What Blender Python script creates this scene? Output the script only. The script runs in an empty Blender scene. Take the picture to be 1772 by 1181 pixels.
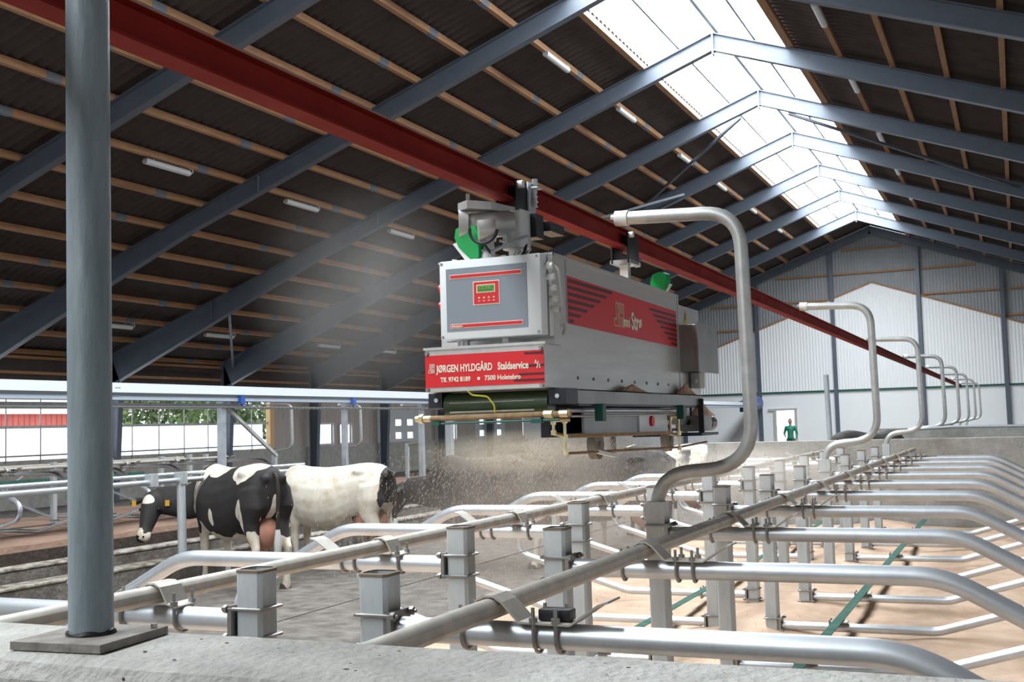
import bpy, bmesh, math, random
from mathutils import Vector, Matrix, noise
random.seed(7)
sc = bpy.context.scene
C = sc.collection
PI = math.pi
# Heights below are measured from the camera's level and everything is raised at the end so that the alley floor is z = 0.
FLOOR = -1.80
BED = -1.36
# ------------------------------------------------------------------ camera
YAW, PITCH, ROLL = -0.4125, 0.0732, 0.0284
cd = bpy.data.cameras.new('camera'); cam = bpy.data.objects.new('camera', cd); C.objects.link(cam); sc.camera = cam
cd.sensor_fit = 'HORIZONTAL'; cd.sensor_width = 36.0; cd.lens = 1985.0 / 1772.0 * 36.0
cd.clip_start = 0.05; cd.clip_end = 600
fw = Vector((math.sin(YAW) * math.cos(PITCH), math.cos(YAW) * math.cos(PITCH), math.sin(PITCH)))
r0 = Vector((math.cos(YAW), -math.sin(YAW), 0)); d0 = -(r0.cross(fw))
rr = math.cos(ROLL) * r0 + math.sin(ROLL) * d0; dd = -math.sin(ROLL) * r0 + math.cos(ROLL) * d0
m3 = Matrix((rr, -dd, -fw)).transposed()
cam.matrix_world = m3.to_4x4()
# ------------------------------------------------------------------ world, view
w = bpy.data.worlds.new('overcast_sky'); sc.world = w; w.use_nodes = True
bg = w.node_tree.nodes['Background']; bg.inputs[0].default_value = (0.86, 0.93, 1.0, 1); bg.inputs[1].default_value = 2.6
sc.view_settings.view_transform = 'Standard'; sc.view_settings.look = 'None'
sc.view_settings.exposure = 0.22; sc.view_settings.gamma = 1.0; sc.view_settings.use_curve_mapping = False
try:
    sc.cycles.use_denoising = True
    sc.cycles.max_bounces = 8; sc.cycles.diffuse_bounces = 4; sc.cycles.glossy_bounces = 3
    sc.cycles.transmission_bounces = 4; sc.cycles.transparent_max_bounces = 12; sc.cycles.volume_bounces = 1
    sc.cycles.sample_clamp_indirect = 6.0
    sc.cycles.volume_step_rate = 1.5; sc.cycles.volume_max_steps = 64
except Exception:
    pass

# ------------------------------------------------------------------ materials
def mat(name, col, rough=0.6, metal=0.0, vary=0.0, vscale=6.0, bump=0.0, bscale=30.0, emit=None, estr=0.0, col2=None, spec=None, stretch=None, sharp=0.0):
    m = bpy.data.materials.new(name); m.use_nodes = True
    nt = m.node_tree; b = nt.nodes['Principled BSDF']
    b.inputs['Base Color'].default_value = (*col, 1); b.inputs['Roughness'].default_value = rough; b.inputs['Metallic'].default_value = metal
    if spec is not None: b.inputs['Specular IOR Level'].default_value = spec
    tc = mp = None
    if vary or bump or col2:
        tc = nt.nodes.new('ShaderNodeTexCoord'); mp = nt.nodes.new('ShaderNodeMapping')
        nt.links.new(tc.outputs['Object'], mp.inputs[0])
        if stretch: mp.inputs['Scale'].default_value = stretch
    if vary or col2:
        n = nt.nodes.new('ShaderNodeTexNoise'); n.inputs['Scale'].default_value = vscale; n.inputs['Detail'].default_value = 6; n.inputs['Roughness'].default_value = 0.6
        nt.links.new(mp.outputs[0], n.inputs['Vector'])
        cr = nt.nodes.new('ShaderNodeValToRGB')
        c2 = col2 if col2 else tuple(max(0, c * (1 - vary)) for c in col)
        c1 = col if col2 else tuple(min(1, c * (1 + vary)) for c in col)
        cr.color_ramp.elements[0].position = 0.32 + sharp; cr.color_ramp.elements[1].position = 0.68 - sharp
        cr.color_ramp.elements[0].color = (*c2, 1); cr.color_ramp.elements[1].color = (*c1, 1)
        nt.links.new(n.outputs['Fac'], cr.inputs[0]); nt.links.new(cr.outputs[0], b.inputs['Base Color'])
        if vary:
            mr = nt.nodes.new('ShaderNodeMapRange'); mr.inputs['To Min'].default_value = min(1, rough * 1.25); mr.inputs['To Max'].default_value = rough * 0.8
            nt.links.new(n.outputs['Fac'], mr.inputs['Value']); nt.links.new(mr.outputs[0], b.inputs['Roughness'])
    if bump:
        n2 = nt.nodes.new('ShaderNodeTexNoise'); n2.inputs['Scale'].default_value = bscale; n2.inputs['Detail'].default_value = 5
        nt.links.new(mp.outputs[0], n2.inputs['Vector'])
        bp = nt.nodes.new('ShaderNodeBump'); bp.inputs['Strength'].default_value = bump; bp.inputs['Distance'].default_value = 0.02
        nt.links.new(n2.outputs['Fac'], bp.inputs['Height']); nt.links.new(bp.outputs[0], b.inputs['Normal'])
    if emit:
        b.inputs['Emission Color'].default_value = (*emit, 1); b.inputs['Emission Strength'].default_value = estr
    return m
M = {}
M['galv'] = mat('galvanised_steel', (0.60, 0.64, 0.68), 0.38, 0.75, vary=0.10, vscale=9)
M['galv_hoop'] = mat('weathered_galvanised_pipe', (0.46, 0.47, 0.46), 0.45, 0.55, vary=.14, vscale=12)
M['galv_dull'] = mat('dull_galvanised_steel', (0.46, 0.49, 0.50), 0.5, 0.35, vary=0.16, vscale=5, stretch=(3, 3, .8))
M['galv_post'] = mat('galvanised_column_steel', (0.15, 0.19, 0.21), 0.55, 0.15, col2=(.27, .32, .34), vscale=9, stretch=(2.6, 2.6, .45), bump=.15)
M['galv_dust'] = mat('dusty_galvanised_steel', (0.46, 0.435, 0.39), 0.6, 0.3, vary=0.14, vscale=18)
M['bolt'] = mat('bolt_steel', (0.30, 0.29, 0.28), 0.4, 0.8)
M['rust'] = mat('rusty_rim', (0.17, 0.13, 0.10), 0.9)
M['black'] = mat('black_plastic', (0.012, 0.013, 0.016), 0.45)
M['blacksteel'] = mat('black_painted_steel', (0.02, 0.02, 0.028), 0.4, 0.2)
M['concrete'] = mat('concrete', (0.34, 0.333, 0.31), 0.88, vary=0.17, vscale=7, bump=0.6, bscale=55)
M['plate'] = mat('grimy_base_plate', (0.20, 0.185, 0.165), 0.8, vary=.3, vscale=20, bump=.4)
M['stain'] = mat('dirt_specks', (0.07, 0.055, 0.04), 0.95)
M['floor'] = mat('alley_concrete', (0.19, 0.175, 0.155), 0.8, col2=(0.07, 0.055, 0.045), vscale=5, bump=0.6, bscale=25)
M['sand'] = mat('sawdust_bedding', (0.72, 0.53, 0.39), 0.95, col2=(0.50, 0.34, 0.235), vscale=3.2, bump=1.0, bscale=9)
M['sandfar'] = mat('brown_bedding', (0.40, 0.26, 0.19), 0.95, col2=(0.30, 0.19, 0.14), vscale=2.2, bump=0.7, bscale=14)
M['sawdust'] = mat('sawdust', (0.72, 0.50, 0.33), 0.95, vary=0.15, vscale=60, bump=0.8, bscale=90)
M['chips'] = mat('pale_wood_chips', (0.74, 0.64, 0.52), 0.9)
M['manure'] = mat('dark_dirt', (0.045, 0.03, 0.022), 0.8, vary=0.4, vscale=6, bump=0.8, bscale=18)
M['curb'] = mat('dirty_curb_concrete', (0.42, 0.40, 0.35), 0.85, col2=(0.16, 0.13, 0.10), vscale=7, bump=0.4, sharp=.08)
M['strap'] = mat('green_strap', (0.05, 0.13, 0.10), 0.85, vary=.2, vscale=12, spec=.2)
M['frame'] = mat('blue_grey_paint', (0.10, 0.122, 0.155), 0.38, 0.1, vary=0.08, vscale=2)
M['purlin'] = mat('pine_timber', (0.37, 0.20, 0.10), 0.7, vary=0.18, vscale=3, stretch=(6, .7, 6))
M['purlinfix'] = mat('purlin_plate_steel', (0.2, 0.22, 0.25), 0.5, 0.3)
M['roof'] = mat('fibre_cement_sheet', (0.062, 0.048, 0.044), 0.9, vary=0.12, vscale=2)
M['gable'] = mat('grey_wall_sheet', (0.33, 0.345, 0.36), 0.6, vary=0.06, vscale=1)
M['white'] = mat('white_wall_sheet', (0.93, 0.95, 0.96), 0.5)
M['redbeam'] = mat('red_oxide_paint', (0.21, 0.014, 0.010), 0.7, 0.0, vary=0.10, vscale=4, spec=.15)
M['beamedge'] = mat('pale_beam_edge', (0.30, 0.17, 0.14), 0.5)
M['steel'] = mat('brushed_stainless', (0.56, 0.55, 0.53), 0.36, 0.5, vary=0.07, vscale=3, stretch=(9, .7, 9))
M['steeldark'] = mat('dark_stainless', (0.30, 0.30, 0.29), 0.4, 0.7, vary=0.10, vscale=6)
M['enclosure'] = mat('light_grey_enclosure', (0.76, 0.80, 0.81), 0.45)
M['panelgrey'] = mat('mid_grey_front_foil', (0.235, 0.265, 0.305), 0.5)
M['red'] = mat('signal_red_film', (0.66, 0.012, 0.018), 0.42)
M['stripe'] = mat('dark_stripe_film', (0.085, 0.004, 0.008), 0.45)
M['cream'] = mat('cream_lettering', (0.86, 0.80, 0.66), 0.5)
M['lcd'] = mat('green_display', (0.10, 0.20, 0.06), 0.3, emit=(0.10, 0.32, 0.03), estr=0.35)
M['lcdtext'] = mat('display_characters', (0.01, 0.05, 0.01), 0.5)
M['green'] = mat('bright_green_plastic', (0.0, 0.34, 0.07), 0.4)
M['dkgreen'] = mat('dark_green_paint', (0.0, 0.085, 0.06), 0.45)
M['drum'] = mat('dark_green_belt', (0.035, 0.06, 0.025), 0.35, 0.1, vary=0.3, vscale=20, stretch=(.6, 8, 8))
M['brass'] = mat('zinc_yellow_fitting', (0.66, 0.56, 0.34), 0.36, 0.8, vary=.15, vscale=30)
M['rustrod'] = mat('dusty_brown_rod', (0.33, 0.22, 0.12), 0.75, 0.1, vary=.25, vscale=40)
M['motor'] = mat('cast_motor_grey', (0.52, 0.52, 0.51), 0.4, 0.5)
M['whiteplastic'] = mat('white_plastic', (0.78, 0.79, 0.77), 0.45)
M['cable'] = mat('grey_cable', (0.42, 0.42, 0.43), 0.5)
M['yellow'] = mat('yellow_green_wire', (0.6, 0.6, 0.06), 0.5)
M['signyellow'] = mat('warning_yellow', (0.75, 0.55, 0.02), 0.5)
M['disk'] = mat('worn_wheel_rubber', (0.30, 0.27, 0.23), 0.8, vary=.2, vscale=15)
M['blue'] = mat('blue_paint', (0.03, 0.09, 0.35), 0.4)
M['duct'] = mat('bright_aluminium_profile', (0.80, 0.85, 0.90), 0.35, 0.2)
M['ductside'] = mat('shaded_side_profile', (0.36, 0.42, 0.50), 0.5, 0.1)  # shade of the conveyor's side put into a darker blue-grey colour
M['fixture'] = mat('ribbed_polycarbonate', (0.62, 0.64, 0.66), 0.3)
M['timberwall'] = mat('weathered_board_wall', (0.38, 0.34, 0.315), 0.8, vary=.12, vscale=2, stretch=(1, 4, .4))
M['panel'] = mat('grey_door_panel', (0.50, 0.51, 0.52), 0.6)
M['winframe'] = mat('pale_window_frame', (0.5, 0.5, 0.48), 0.6)
M['jamb'] = mat('new_pine_jamb', (0.60, 0.40, 0.20), 0.7)
M['ground'] = mat('pale_yard', (0.75, 0.76, 0.76), 0.9)
M['redboard'] = mat('red_board_cladding', (0.45, 0.11, 0.09), 0.8, vary=.1, vscale=1)
M['tile'] = mat('pale_roof', (0.7, 0.62, 0.58), 0.8)
M['leaf'] = mat('leaves', (0.14, 0.20, 0.06), 0.7, col2=(0.035, 0.07, 0.025), vscale=1.2)
M['bark'] = mat('bark', (0.10, 0.07, 0.05), 0.9)
M['udder'] = mat('udder_skin', (0.42, 0.20, 0.14), 0.6, vary=.15, vscale=8)
M['skin'] = mat('skin', (0.42, 0.24, 0.17), 0.6)
M['shirt'] = mat('green_workwear', (0.02, 0.20, 0.12), 0.8)
M['trouser'] = mat('dark_green_trousers', (0.02, 0.09, 0.07), 0.8)
M['hair'] = mat('dark_hair', (0.02, 0.015, 0.012), 0.7)
M['tag'] = mat('orange_ear_tag', (0.62, 0.34, 0.04), 0.5)
M['eye'] = mat('dark_eye', (0.005, 0.004, 0.004), 0.15)
M['hoof'] = mat('hoof', (0.05, 0.04, 0.03), 0.6)

def skylight_mat():
    m = bpy.data.materials.new('translucent_rooflight'); m.use_nodes = True
    nt = m.node_tree; b = nt.nodes['Principled BSDF']
    b.inputs['Base Color'].default_value = (.85, .88, .9, 1)
    b.inputs['Emission Color'].default_value = (.90, .96, 1, 1); b.inputs['Emission Strength'].default_value = 15.0
    return m
M['skylight'] = skylight_mat()
def glass_mat():
    m = bpy.data.materials.new('window_glass'); m.use_nodes = True
    nt = m.node_tree; nt.nodes.remove(nt.nodes['Principled BSDF']); out = nt.nodes['Material Output']
    t = nt.nodes.new('ShaderNodeBsdfTransparent'); g = nt.nodes.new('ShaderNodeBsdfGlossy'); g.inputs['Roughness'].default_value = .05
    mx = nt.nodes.new('ShaderNodeMixShader'); mx.inputs[0].default_value = .08
    t.inputs[0].default_value = (.9, .95, .95, 1)
    nt.links.new(t.outputs[0], mx.inputs[1]); nt.links.new(g.outputs[0], mx.inputs[2]); nt.links.new(mx.outputs[0], out.inputs[0])
    return m
M['glass'] = glass_mat()
def curtain_mat():
    m = bpy.data.materials.new('white_wind_curtain'); m.use_nodes = True
    nt = m.node_tree; nt.nodes.remove(nt.nodes['Principled BSDF']); out = nt.nodes['Material Output']
    t = nt.nodes.new('ShaderNodeBsdfTranslucent'); t.inputs[0].default_value = (.95, .97, 1, 1)
    g = nt.nodes.new('ShaderNodeBsdfTransparent'); g.inputs[0].default_value = (1, 1, 1, 1)
    mx = nt.nodes.new('ShaderNodeMixShader'); mx.inputs[0].default_value = .3
    nt.links.new(t.outputs[0], mx.inputs[1]); nt.links.new(g.outputs[0], mx.inputs[2]); nt.links.new(mx.outputs[0], out.inputs[0])
    return m
M['curtain'] = curtain_mat()

# ------------------------------------------------------------------ mesh helpers (world coordinates unless said otherwise)
def NB(): return bmesh.new()
def box(bm, x0, x1, y0, y1, z0, z1, bev=0.0):
    vs = [bm.verts.new(p) for p in ((x0, y0, z0), (x1, y0, z0), (x1, y1, z0), (x0, y1, z0), (x0, y0, z1), (x1, y0, z1), (x1, y1, z1), (x0, y1, z1))]
    fs = [bm.faces.new([vs[i] for i in f]) for f in ((0, 3, 2, 1), (4, 5, 6, 7), (0, 1, 5, 4), (1, 2, 6, 5), (2, 3, 7, 6), (3, 0, 4, 7))]
    if bev:
        es = set(e for f in fs for e in f.edges)
        bmesh.ops.bevel(bm, geom=list(es), offset=bev, segments=2, affect='EDGES', profile=.5)
    return bm
def bar(bm, a, b, wd, ht, up=(0, 0, 1)):
    a = Vector(a); b = Vector(b); d = (b - a).normalized(); u = Vector(up)
    s = d.cross(u).normalized(); u = s.cross(d).normalized()
    vs = []
    for p in (a, b):
        for i, j in ((-1, -1), (1, -1), (1, 1), (-1, 1)):
            vs.append(bm.verts.new(p + s * wd / 2 * i + u * ht / 2 * j))
    for f in ((0, 1, 2, 3), (7, 6, 5, 4), (0, 4, 5, 1), (1, 5, 6, 2), (2, 6, 7, 3), (3, 7, 4, 0)):
        bm.faces.new([vs[i] for i in f])
    return bm
def tube(bm, pts, r, n=12, cap=True, hollow=False):
    pts = [Vector(p) for p in pts]; N = len(pts)
    rs = r if isinstance(r, (list, tuple)) else [r] * N
    t0 = (pts[1] - pts[0]).normalized()
    ref = Vector((0, 0, 1)) if abs(t0.z) < .9 else Vector((1, 0, 0))
    u = (ref - t0 * ref.dot(t0)).normalized(); rings = []
    for i, p in enumerate(pts):
        if i == 0: t = t0
        elif i == N - 1: t = (pts[-1] - pts[-2]).normalized()
        else: t = ((pts[i + 1] - p).normalized() + (p - pts[i - 1]).normalized()).normalized()
        u = (u - t * u.dot(t)).normalized(); v = t.cross(u)
        rr_ = rs[i]
        ra, rb = rr_ if isinstance(rr_, tuple) else (rr_, rr_)
        rings.append([bm.verts.new(p + u * math.cos(2 * PI * k / n) * ra + v * math.sin(2 * PI * k / n) * rb) for k in range(n)])
    for a, b in zip(rings, rings[1:]):
        for k in range(n): bm.faces.new((a[k], a[(k + 1) % n], b[(k + 1) % n], b[k]))
    if cap:
        bm.faces.new(list(reversed(rings[0]))); bm.faces.new(rings[-1])
    return bm
def rounded(pts, rad, seg=6):
    pts = [Vector(p) for p in pts]; out = [pts[0]]
    for i in range(1, len(pts) - 1):
        a, p, b = pts[i - 1], pts[i], pts[i + 1]
        r = rad[i - 1] if isinstance(rad, (list, tuple)) else rad
        d1 = (a - p).normalized(); d2 = (b - p).normalized()
        ang = d1.angle(d2); L = min(r / math.tan(ang / 2), (a - p).length * .49, (b - p).length * .49)
        s, e = p + d1 * L, p + d2 * L
        for k in range(seg + 1):
            t = k / seg
            out.append(s * (1 - t) ** 2 + p * 2 * t * (1 - t) + e * t * t)
    out.append(pts[-1]); return out
def cyl(bm, a, b, r, n=16, r2=None): return tube(bm, [a, b], [r, r if r2 is None else r2], n)
def prism(bm, prof, y0, y1, axis='y'):
    """extrude a closed profile [(u, v)]: axis y -> (x, z); axis x -> (y, z); axis z -> (x, y)"""
    def P(u, v, t): return (u, t, v) if axis == 'y' else ((t, u, v) if axis == 'x' else (u, v, t))
    a = [bm.verts.new(P(u, v, y0)) for u, v in prof]; b = [bm.verts.new(P(u, v, y1)) for u, v in prof]; n = len(prof)
    bm.faces.new(a); bm.faces.new(list(reversed(b)))
    for i in range(n): bm.faces.new((a[i], b[i], b[(i + 1) % n], a[(i + 1) % n]))
    return bm
def quad(bm, *ps): bm.faces.new([bm.verts.new(p) for p in ps]); return bm
def sphere(bm, c, r, sub=2, sc_=(1, 1, 1)):
    g = bmesh.ops.create_icosphere(bm, subdivisions=sub, radius=r)
    for v in g['verts']: v.co = Vector((v.co.x * sc_[0], v.co.y * sc_[1], v.co.z * sc_[2])) + Vector(c)
    return bm
# ------------------------------------------------------------------ object helpers
def wloc(o):
    v = Vector(o.location)
    while o.parent: o = o.parent; v += Vector(o.location)
    return v
def link(name, bm, m, parent=None, origin=None, smooth=True, local=False, angle=35):
    bmesh.ops.recalc_face_normals(bm, faces=bm.faces[:])
    org = Vector((0, 0, 0))
    if parent is not None:
        if not local: org = wloc(parent)
    elif origin is not None: org = Vector(origin)
    if org.length: bmesh.ops.translate(bm, verts=bm.verts[:], vec=-org)
    me = bpy.data.meshes.new(name); bm.to_mesh(me); bm.free()
    if smooth:
        for p in me.polygons: p.use_smooth = True
        me.set_sharp_from_angle(angle=math.radians(angle))
    me.materials.append(M[m] if isinstance(m, str) else m)
    o = bpy.data.objects.new(name, me); C.objects.link(o)
    if parent is not None: o.parent = parent
    else: o.location = org
    return o
def part(name, bm, m, parent, label=None, **k):
    o = link(name, bm, m, parent, **k)
    if label: o['label'] = label
    return o
def tag(o, label, cat, group=None, kind=None):
    o['label'] = label; o['category'] = cat
    if group: o['group'] = group
    if kind: o['kind'] = kind
    return o
def thing(name, label, cat, loc=(0, 0, 0), group=None):
    o = bpy.data.objects.new(name, None); o.empty_display_size = .1; C.objects.link(o); o.location = loc
    return tag(o, label, cat, group)
def base_of(bm):
    xs = [v.co for v in bm.verts]
    mn = [min(v[i] for v in xs) for i in range(3)]; mx = [max(v[i] for v in xs) for i in range(3)]
    return ((mn[0] + mx[0]) / 2, (mn[1] + mx[1]) / 2, mn[2])
def solo(name, bm, m, label, cat, group=None, **k):
    o = link(name, bm, m, None, origin=base_of(bm), **k); return tag(o, label, cat, group)
def struct(name, bm, m, **k):
    o = link(name, bm, m, None, **k); o['kind'] = 'structure'; return o
def dup(root, delta, label, group=None, flip=False):
    r = root.copy(); C.objects.link(r); r.location = Vector(root.location) + Vector(delta); r['label'] = label
    if group: r['group'] = group
    for ch in list(root.children):
        c = ch.copy(); C.objects.link(c); c.parent = r
        for g in list(ch.children):
            d = g.copy(); C.objects.link(d); d.parent = c
    return r
ORD = ['nearest', 'second', 'third', 'fourth', 'fifth', 'sixth', 'seventh', 'eighth', 'ninth', 'tenth', 'eleventh', 'twelfth', 'thirteenth', 'fourteenth', 'fifteenth', 'sixteenth', 'seventeenth']

# ================================================================== STRUCTURE
AX, AZ, SL = -5.80, 8.66, 0.365       # ridge position, rafter top line and roof slope
XL, XR = -23.6, 12.0
Y0, YG = -14.0, 55.0
def rz(x, off=0.0): return AZ + off - SL * abs(x - AX)
struct('floor', box(NB(), XL - .3, XR + .3, Y0, 62, FLOOR - .2, FLOOR), 'floor', smooth=False)
def corr(x0, x1, y0, y1, per, amp, off):
    bm = NB(); n = int((y1 - y0) / per * 6); prev = None
    for i in range(n + 1):
        y = y0 + (y1 - y0) * i / n; a = amp * math.cos(2 * PI * i / 6)
        cur = [bm.verts.new((x, y, rz(x, off + a))) for x in (x0, x1)]
        if prev: bm.faces.new((prev[0], cur[0], cur[1], prev[1]))
        prev = cur
    return bm
struct('ceiling', corr(XL - .8, -7.42, Y0, YG + .4, .25, .046, .185), 'roof')
struct('ceiling', corr(-4.12, XR + .8, Y0, YG + .4, .25, .046, .185), 'roof')
# roof sheets above the far end of the ridge, where the rooflight stops
struct('ceiling', corr(-7.42, AX, 50.6, YG + .4, .25, .046, .185), 'roof')
struct('ceiling', corr(AX, -4.12, 50.6, YG + .4, .25, .046, .185), 'roof')
# rooflight strip along the ridge with its glazing bars
sk = tag(bpy.data.objects.new('ridge_rooflight', None), 'bright white translucent rooflight strip running along the roof ridge', 'skylight'); C.objects.link(sk); sk.location = (AX, 20, AZ)
for x0, x1 in ((-7.42, AX), (AX, -4.12)):
    bm = NB(); quad(bm, (x0, Y0, rz(x0, .22)), (x1, Y0, rz(x1, .22)), (x1, 50.6, rz(x1, .22)), (x0, 50.6, rz(x0, .22)))
    part('glazing', bm, 'skylight', sk, smooth=False)
for x in (-6.65, AX, -4.95):
    bm = NB(); wdt = .08 if x == AX else .05
    bar(bm, (x, Y0, rz(x, .16)), (x, 50.6, rz(x, .16)), wdt, .05); part('glazing_bar', bm, 'frame', sk, smooth=False)
bm = NB()
for sx in (-1, 1):
    bar(bm, (AX, 50.6, AZ + .12), (AX + sx * 1.66, 50.6, rz(AX + 1.66, .12)), .05, .14)
part('end_trim', bm, 'frame', sk, smooth=False)
bm = NB()
for dx in (-1.0, -.35, .35, 1.0): box(bm, AX + dx - .05, AX + dx + .05, 50.3, 50.5, rz(AX + dx, -.02), rz(AX + dx, .20))
part('timber_block', bm, 'jamb', sk, smooth=False)

# purlins
pls = [-7.46 - 1.069 * i for i in range(16)]
for i, x in enumerate(pls):
    if i == 0: lab = 'pine purlin along the left edge of the ridge rooflight'
    else: lab = 'pine purlin under the left roof slope, %s one down from the rooflight' % (ORD[i] if i > 1 else 'first')
    p = thing('roof_purlin', lab, 'purlin', (x, 20, rz(x)), 'pine purlins under the roof')
    bm = NB(); bar(bm, (x, Y0, rz(x, .065)), (x, YG, rz(x, .065)), .10 if i else .14, .13); part('timber', bm, 'purlin', p, smooth=False)
    if i:
        for k in range(9):
            y = 8.6 + 5 * k; bm = NB(); bar(bm, (x, y - .16, rz(x, .06)), (x, y + .16, rz(x, .06)), .108, .138)
            part('joint_plate', bm, 'purlinfix', p, smooth=False)
for i in range(15):
    x = -4.10 + 1.05 * i
    if i == 0: lab = 'pine purlin along the right edge of the ridge rooflight'
    else: lab = 'pine purlin under the right roof slope, %s one down from the rooflight' % (ORD[i] if i > 1 else 'first')
    solo('roof_purlin', bar(NB(), (x, Y0, rz(x, .065)), (x, YG, rz(x, .065)), .10 if i else .16, .13), 'purlin', lab, 'purlin', 'pine purlins under the roof', smooth=False)

# portal frames: I-section rafters with haunches, tapered legs
def rafter_profile(side):
    n = 10; top = []; bot = []
    xe = XL + .35 if side < 0 else XR - .35
    for i in range(n + 1):
        x = AX + (xe - AX) * i / n; s = abs(x - AX); L = abs(xe - AX)
        dep = .40 + max(0, (s - L * .62) / (L * .38)) * .46
        top.append((x, rz(x))); bot.append((x, rz(x) - dep))
    return top, bot
def frame_obj(y, label):
    t = thing('portal_frame', label, 'roof frame', (AX, y, AZ - .4), 'blue-grey steel portal frames')
    for side in (-1, 1):
        top, bot = rafter_profile(side)
        bm = NB()
        for (a, b, c, d) in zip(top, top[1:], bot[1:], bot):
            for yy in (y - .008, y + .008): quad(bm, (a[0], yy, a[1]), (b[0], yy, b[1]), (c[0], yy, c[1]), (d[0], yy, d[1]))
        for ln, o_ in ((top, -.011), (bot, .0)):
            for a, b in zip(ln, ln[1:]): bar(bm, (a[0], y, a[1] + o_), (b[0], y, b[1] + o_), .19, .022)
        part('rafter', bm, 'frame', t, smooth=False)
        bm = NB(); L = len(top)
        for f in (.55, .80):
            i = int(f * (L - 1)); a = top[i]; b = bot[i]; bar(bm, (a[0], y, a[1]), (b[0], y, b[1]), .012, .17, up=(0, 1, 0))
        part('stiffener', bm, 'frame', t, smooth=False)
        xe = top[-1][0]; bm = NB(); zt = bot[-1][1]; inn = -side
        prism(bm, [(xe - inn * .05, top[-1][1]), (xe + inn * .34, zt), (xe + inn * .16, FLOOR), (xe - inn * .05, FLOOR)], y - .008, y + .008)
        bar(bm, (xe + inn * .34, y, zt), (xe + inn * .16, y, FLOOR), .022, .19, up=(0, 1, 0)); bar(bm, (xe - inn * .05, y, top[-1][1]), (xe - inn * .05, y, FLOOR), .022, .19, up=(0, 1, 0))
        part('column', bm, 'frame', t, smooth=False)
    bm = NB(); box(bm, AX - .02, AX + .02, y - .10, y + .10, AZ - .50, AZ + .01); part('apex_plate', bm, 'frame', t, smooth=False)
    return t
fr = {}
for k, y in enumerate((5, 10, 15, 20, 25, 30, 35, 40, 45, 50)):
    nth = ['tenth', 'ninth', 'eighth', 'seventh', 'sixth', 'fifth', 'fourth', 'third', 'second', 'first'][k]
    fr[y] = frame_obj(y, 'blue-grey steel portal frame under the roof, %s one out from the far gable' % nth)
# gable rafter against the end wall
g = thing('gable_rafter', 'dark blue-grey steel rafter pair lying against the far gable wall', 'roof frame', (AX, YG - .35, AZ - .4))
bm = NB()
for s, xe in ((-1, XL + .3), (1, XR - .3)):
    bar(bm, (AX, YG - .3, AZ - .16), (xe, YG - .3, rz(xe) - .16), .12, .34)
part('rafter', bm, 'frame', g, smooth=False)
# diagonal bracing
braces = [((-6.35, 30.2, rz(-6.35) - .42), (-10.6, 34.8, rz(-10.6) - .15), 'steel angle brace below the rooflight, beside the left row of lamps'),
          ((-5.1, 30.2, rz(-5.1) - .42), (.4, 34.9, rz(.4) - .15), 'steel angle brace crossing the right roof slope below the rooflight'),
          ((-12.2, 30.2, rz(-12.2) - .35), (-16.6, 34.8, rz(-16.6) - .3), 'steel angle brace on the left roof slope behind the dust haze'),
          ((-9.2, 34.8, rz(-9.2) - .35), (-14.8, 30.4, rz(-14.8) - .35), 'steel angle brace running back below the red rail on the left slope'),
          ((-19.2, 25.0, rz(-19.2) - .3), (-22.9, 30.0, rz(-22.9) - .3), 'thin steel angle brace low on the left roof slope near the eaves')]
for a, b, lab in braces:
    solo('wind_brace', bar(NB(), a, b, .07, .07), 'frame', lab, 'brace', 'steel wind braces under the roof', smooth=False)

# far gable wall
def ribbed(x0, x1, y, zb, ztf, per=.14, amp=.02):
    bm = NB(); n = int((x1 - x0) / per * 4); prev = None
    for i in range(n + 1):
        x = x0 + (x1 - x0) * i / n; yy = y + (amp if i % 4 in (0, 1) else 0); cur = [bm.verts.new((x, yy, zb)), bm.verts.new((x, yy, ztf(x)))]
        if prev: bm.faces.new((prev[0], cur[0], cur[1], prev[1]))
        prev = cur
    return bm
struct('wall_back', ribbed(XL, XR, YG + .12, 1.2, lambda x: rz(x, .12)), 'gable', smooth=False)
struct('wall_back', ribbed(-22, XR, YG - .02, 1.17, lambda x: 6.11 - .362 * abs(x + 5.85), per=.14), 'white', smooth=False)
bm = NB()
for a, b in ((XL, -10.52), (-9.58, XR)): box(bm, a, b, YG + .02, YG + .12, FLOOR, 1.17)
box(bm, -10.52, -9.58, YG + .02, YG + .12, .32, 1.17)
struct('wall_back', bm, 'white', smooth=False)
tr = NB()
for s, xe in ((-1, -22), (1, 12)): bar(tr, (-5.85, YG - .05, 6.13), (xe, YG - .05, 6.13 - .362 * abs(xe + 5.85)), .05, .07)
struct('trim_1', tr, 'purlin', smooth=False)
bm = NB(); box(bm, XL, XR, YG - .08, YG - .03, 1.13, 1.21)
struct('trim_2', bm, 'dkgreen', smooth=False)
for i, z in enumerate((3.0, 4.25, 5.42, 6.60, 7.72)):
    half = (8.66 - z - .45) / SL
    x0, x1 = max(XL + .2, AX - half), min(XR - .2, AX + half); gapx = max(0, (6.11 - z) / .362)
    segs = [(x0, x1)] if gapx == 0 else [(x0, -5.85 - gapx), (-5.85 + gapx, x1)]
    for k, (a, b) in enumerate(segs):
        where = '' if len(segs) == 1 else (', left of the white panels' if k == 0 else ', right of the white panels')
        if b - a > .3: solo('gable_girt', box(NB(), a, b, YG + .025, YG + .105, z - .04, z + .04), 'purlin', 'horizontal pine girt on the grey gable, %s%s' % (['lowest', 'second from the bottom', 'middle height', 'second from the top', 'topmost'][i], where), 'girt', 'pine girts on the far gable', smooth=False)
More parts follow.
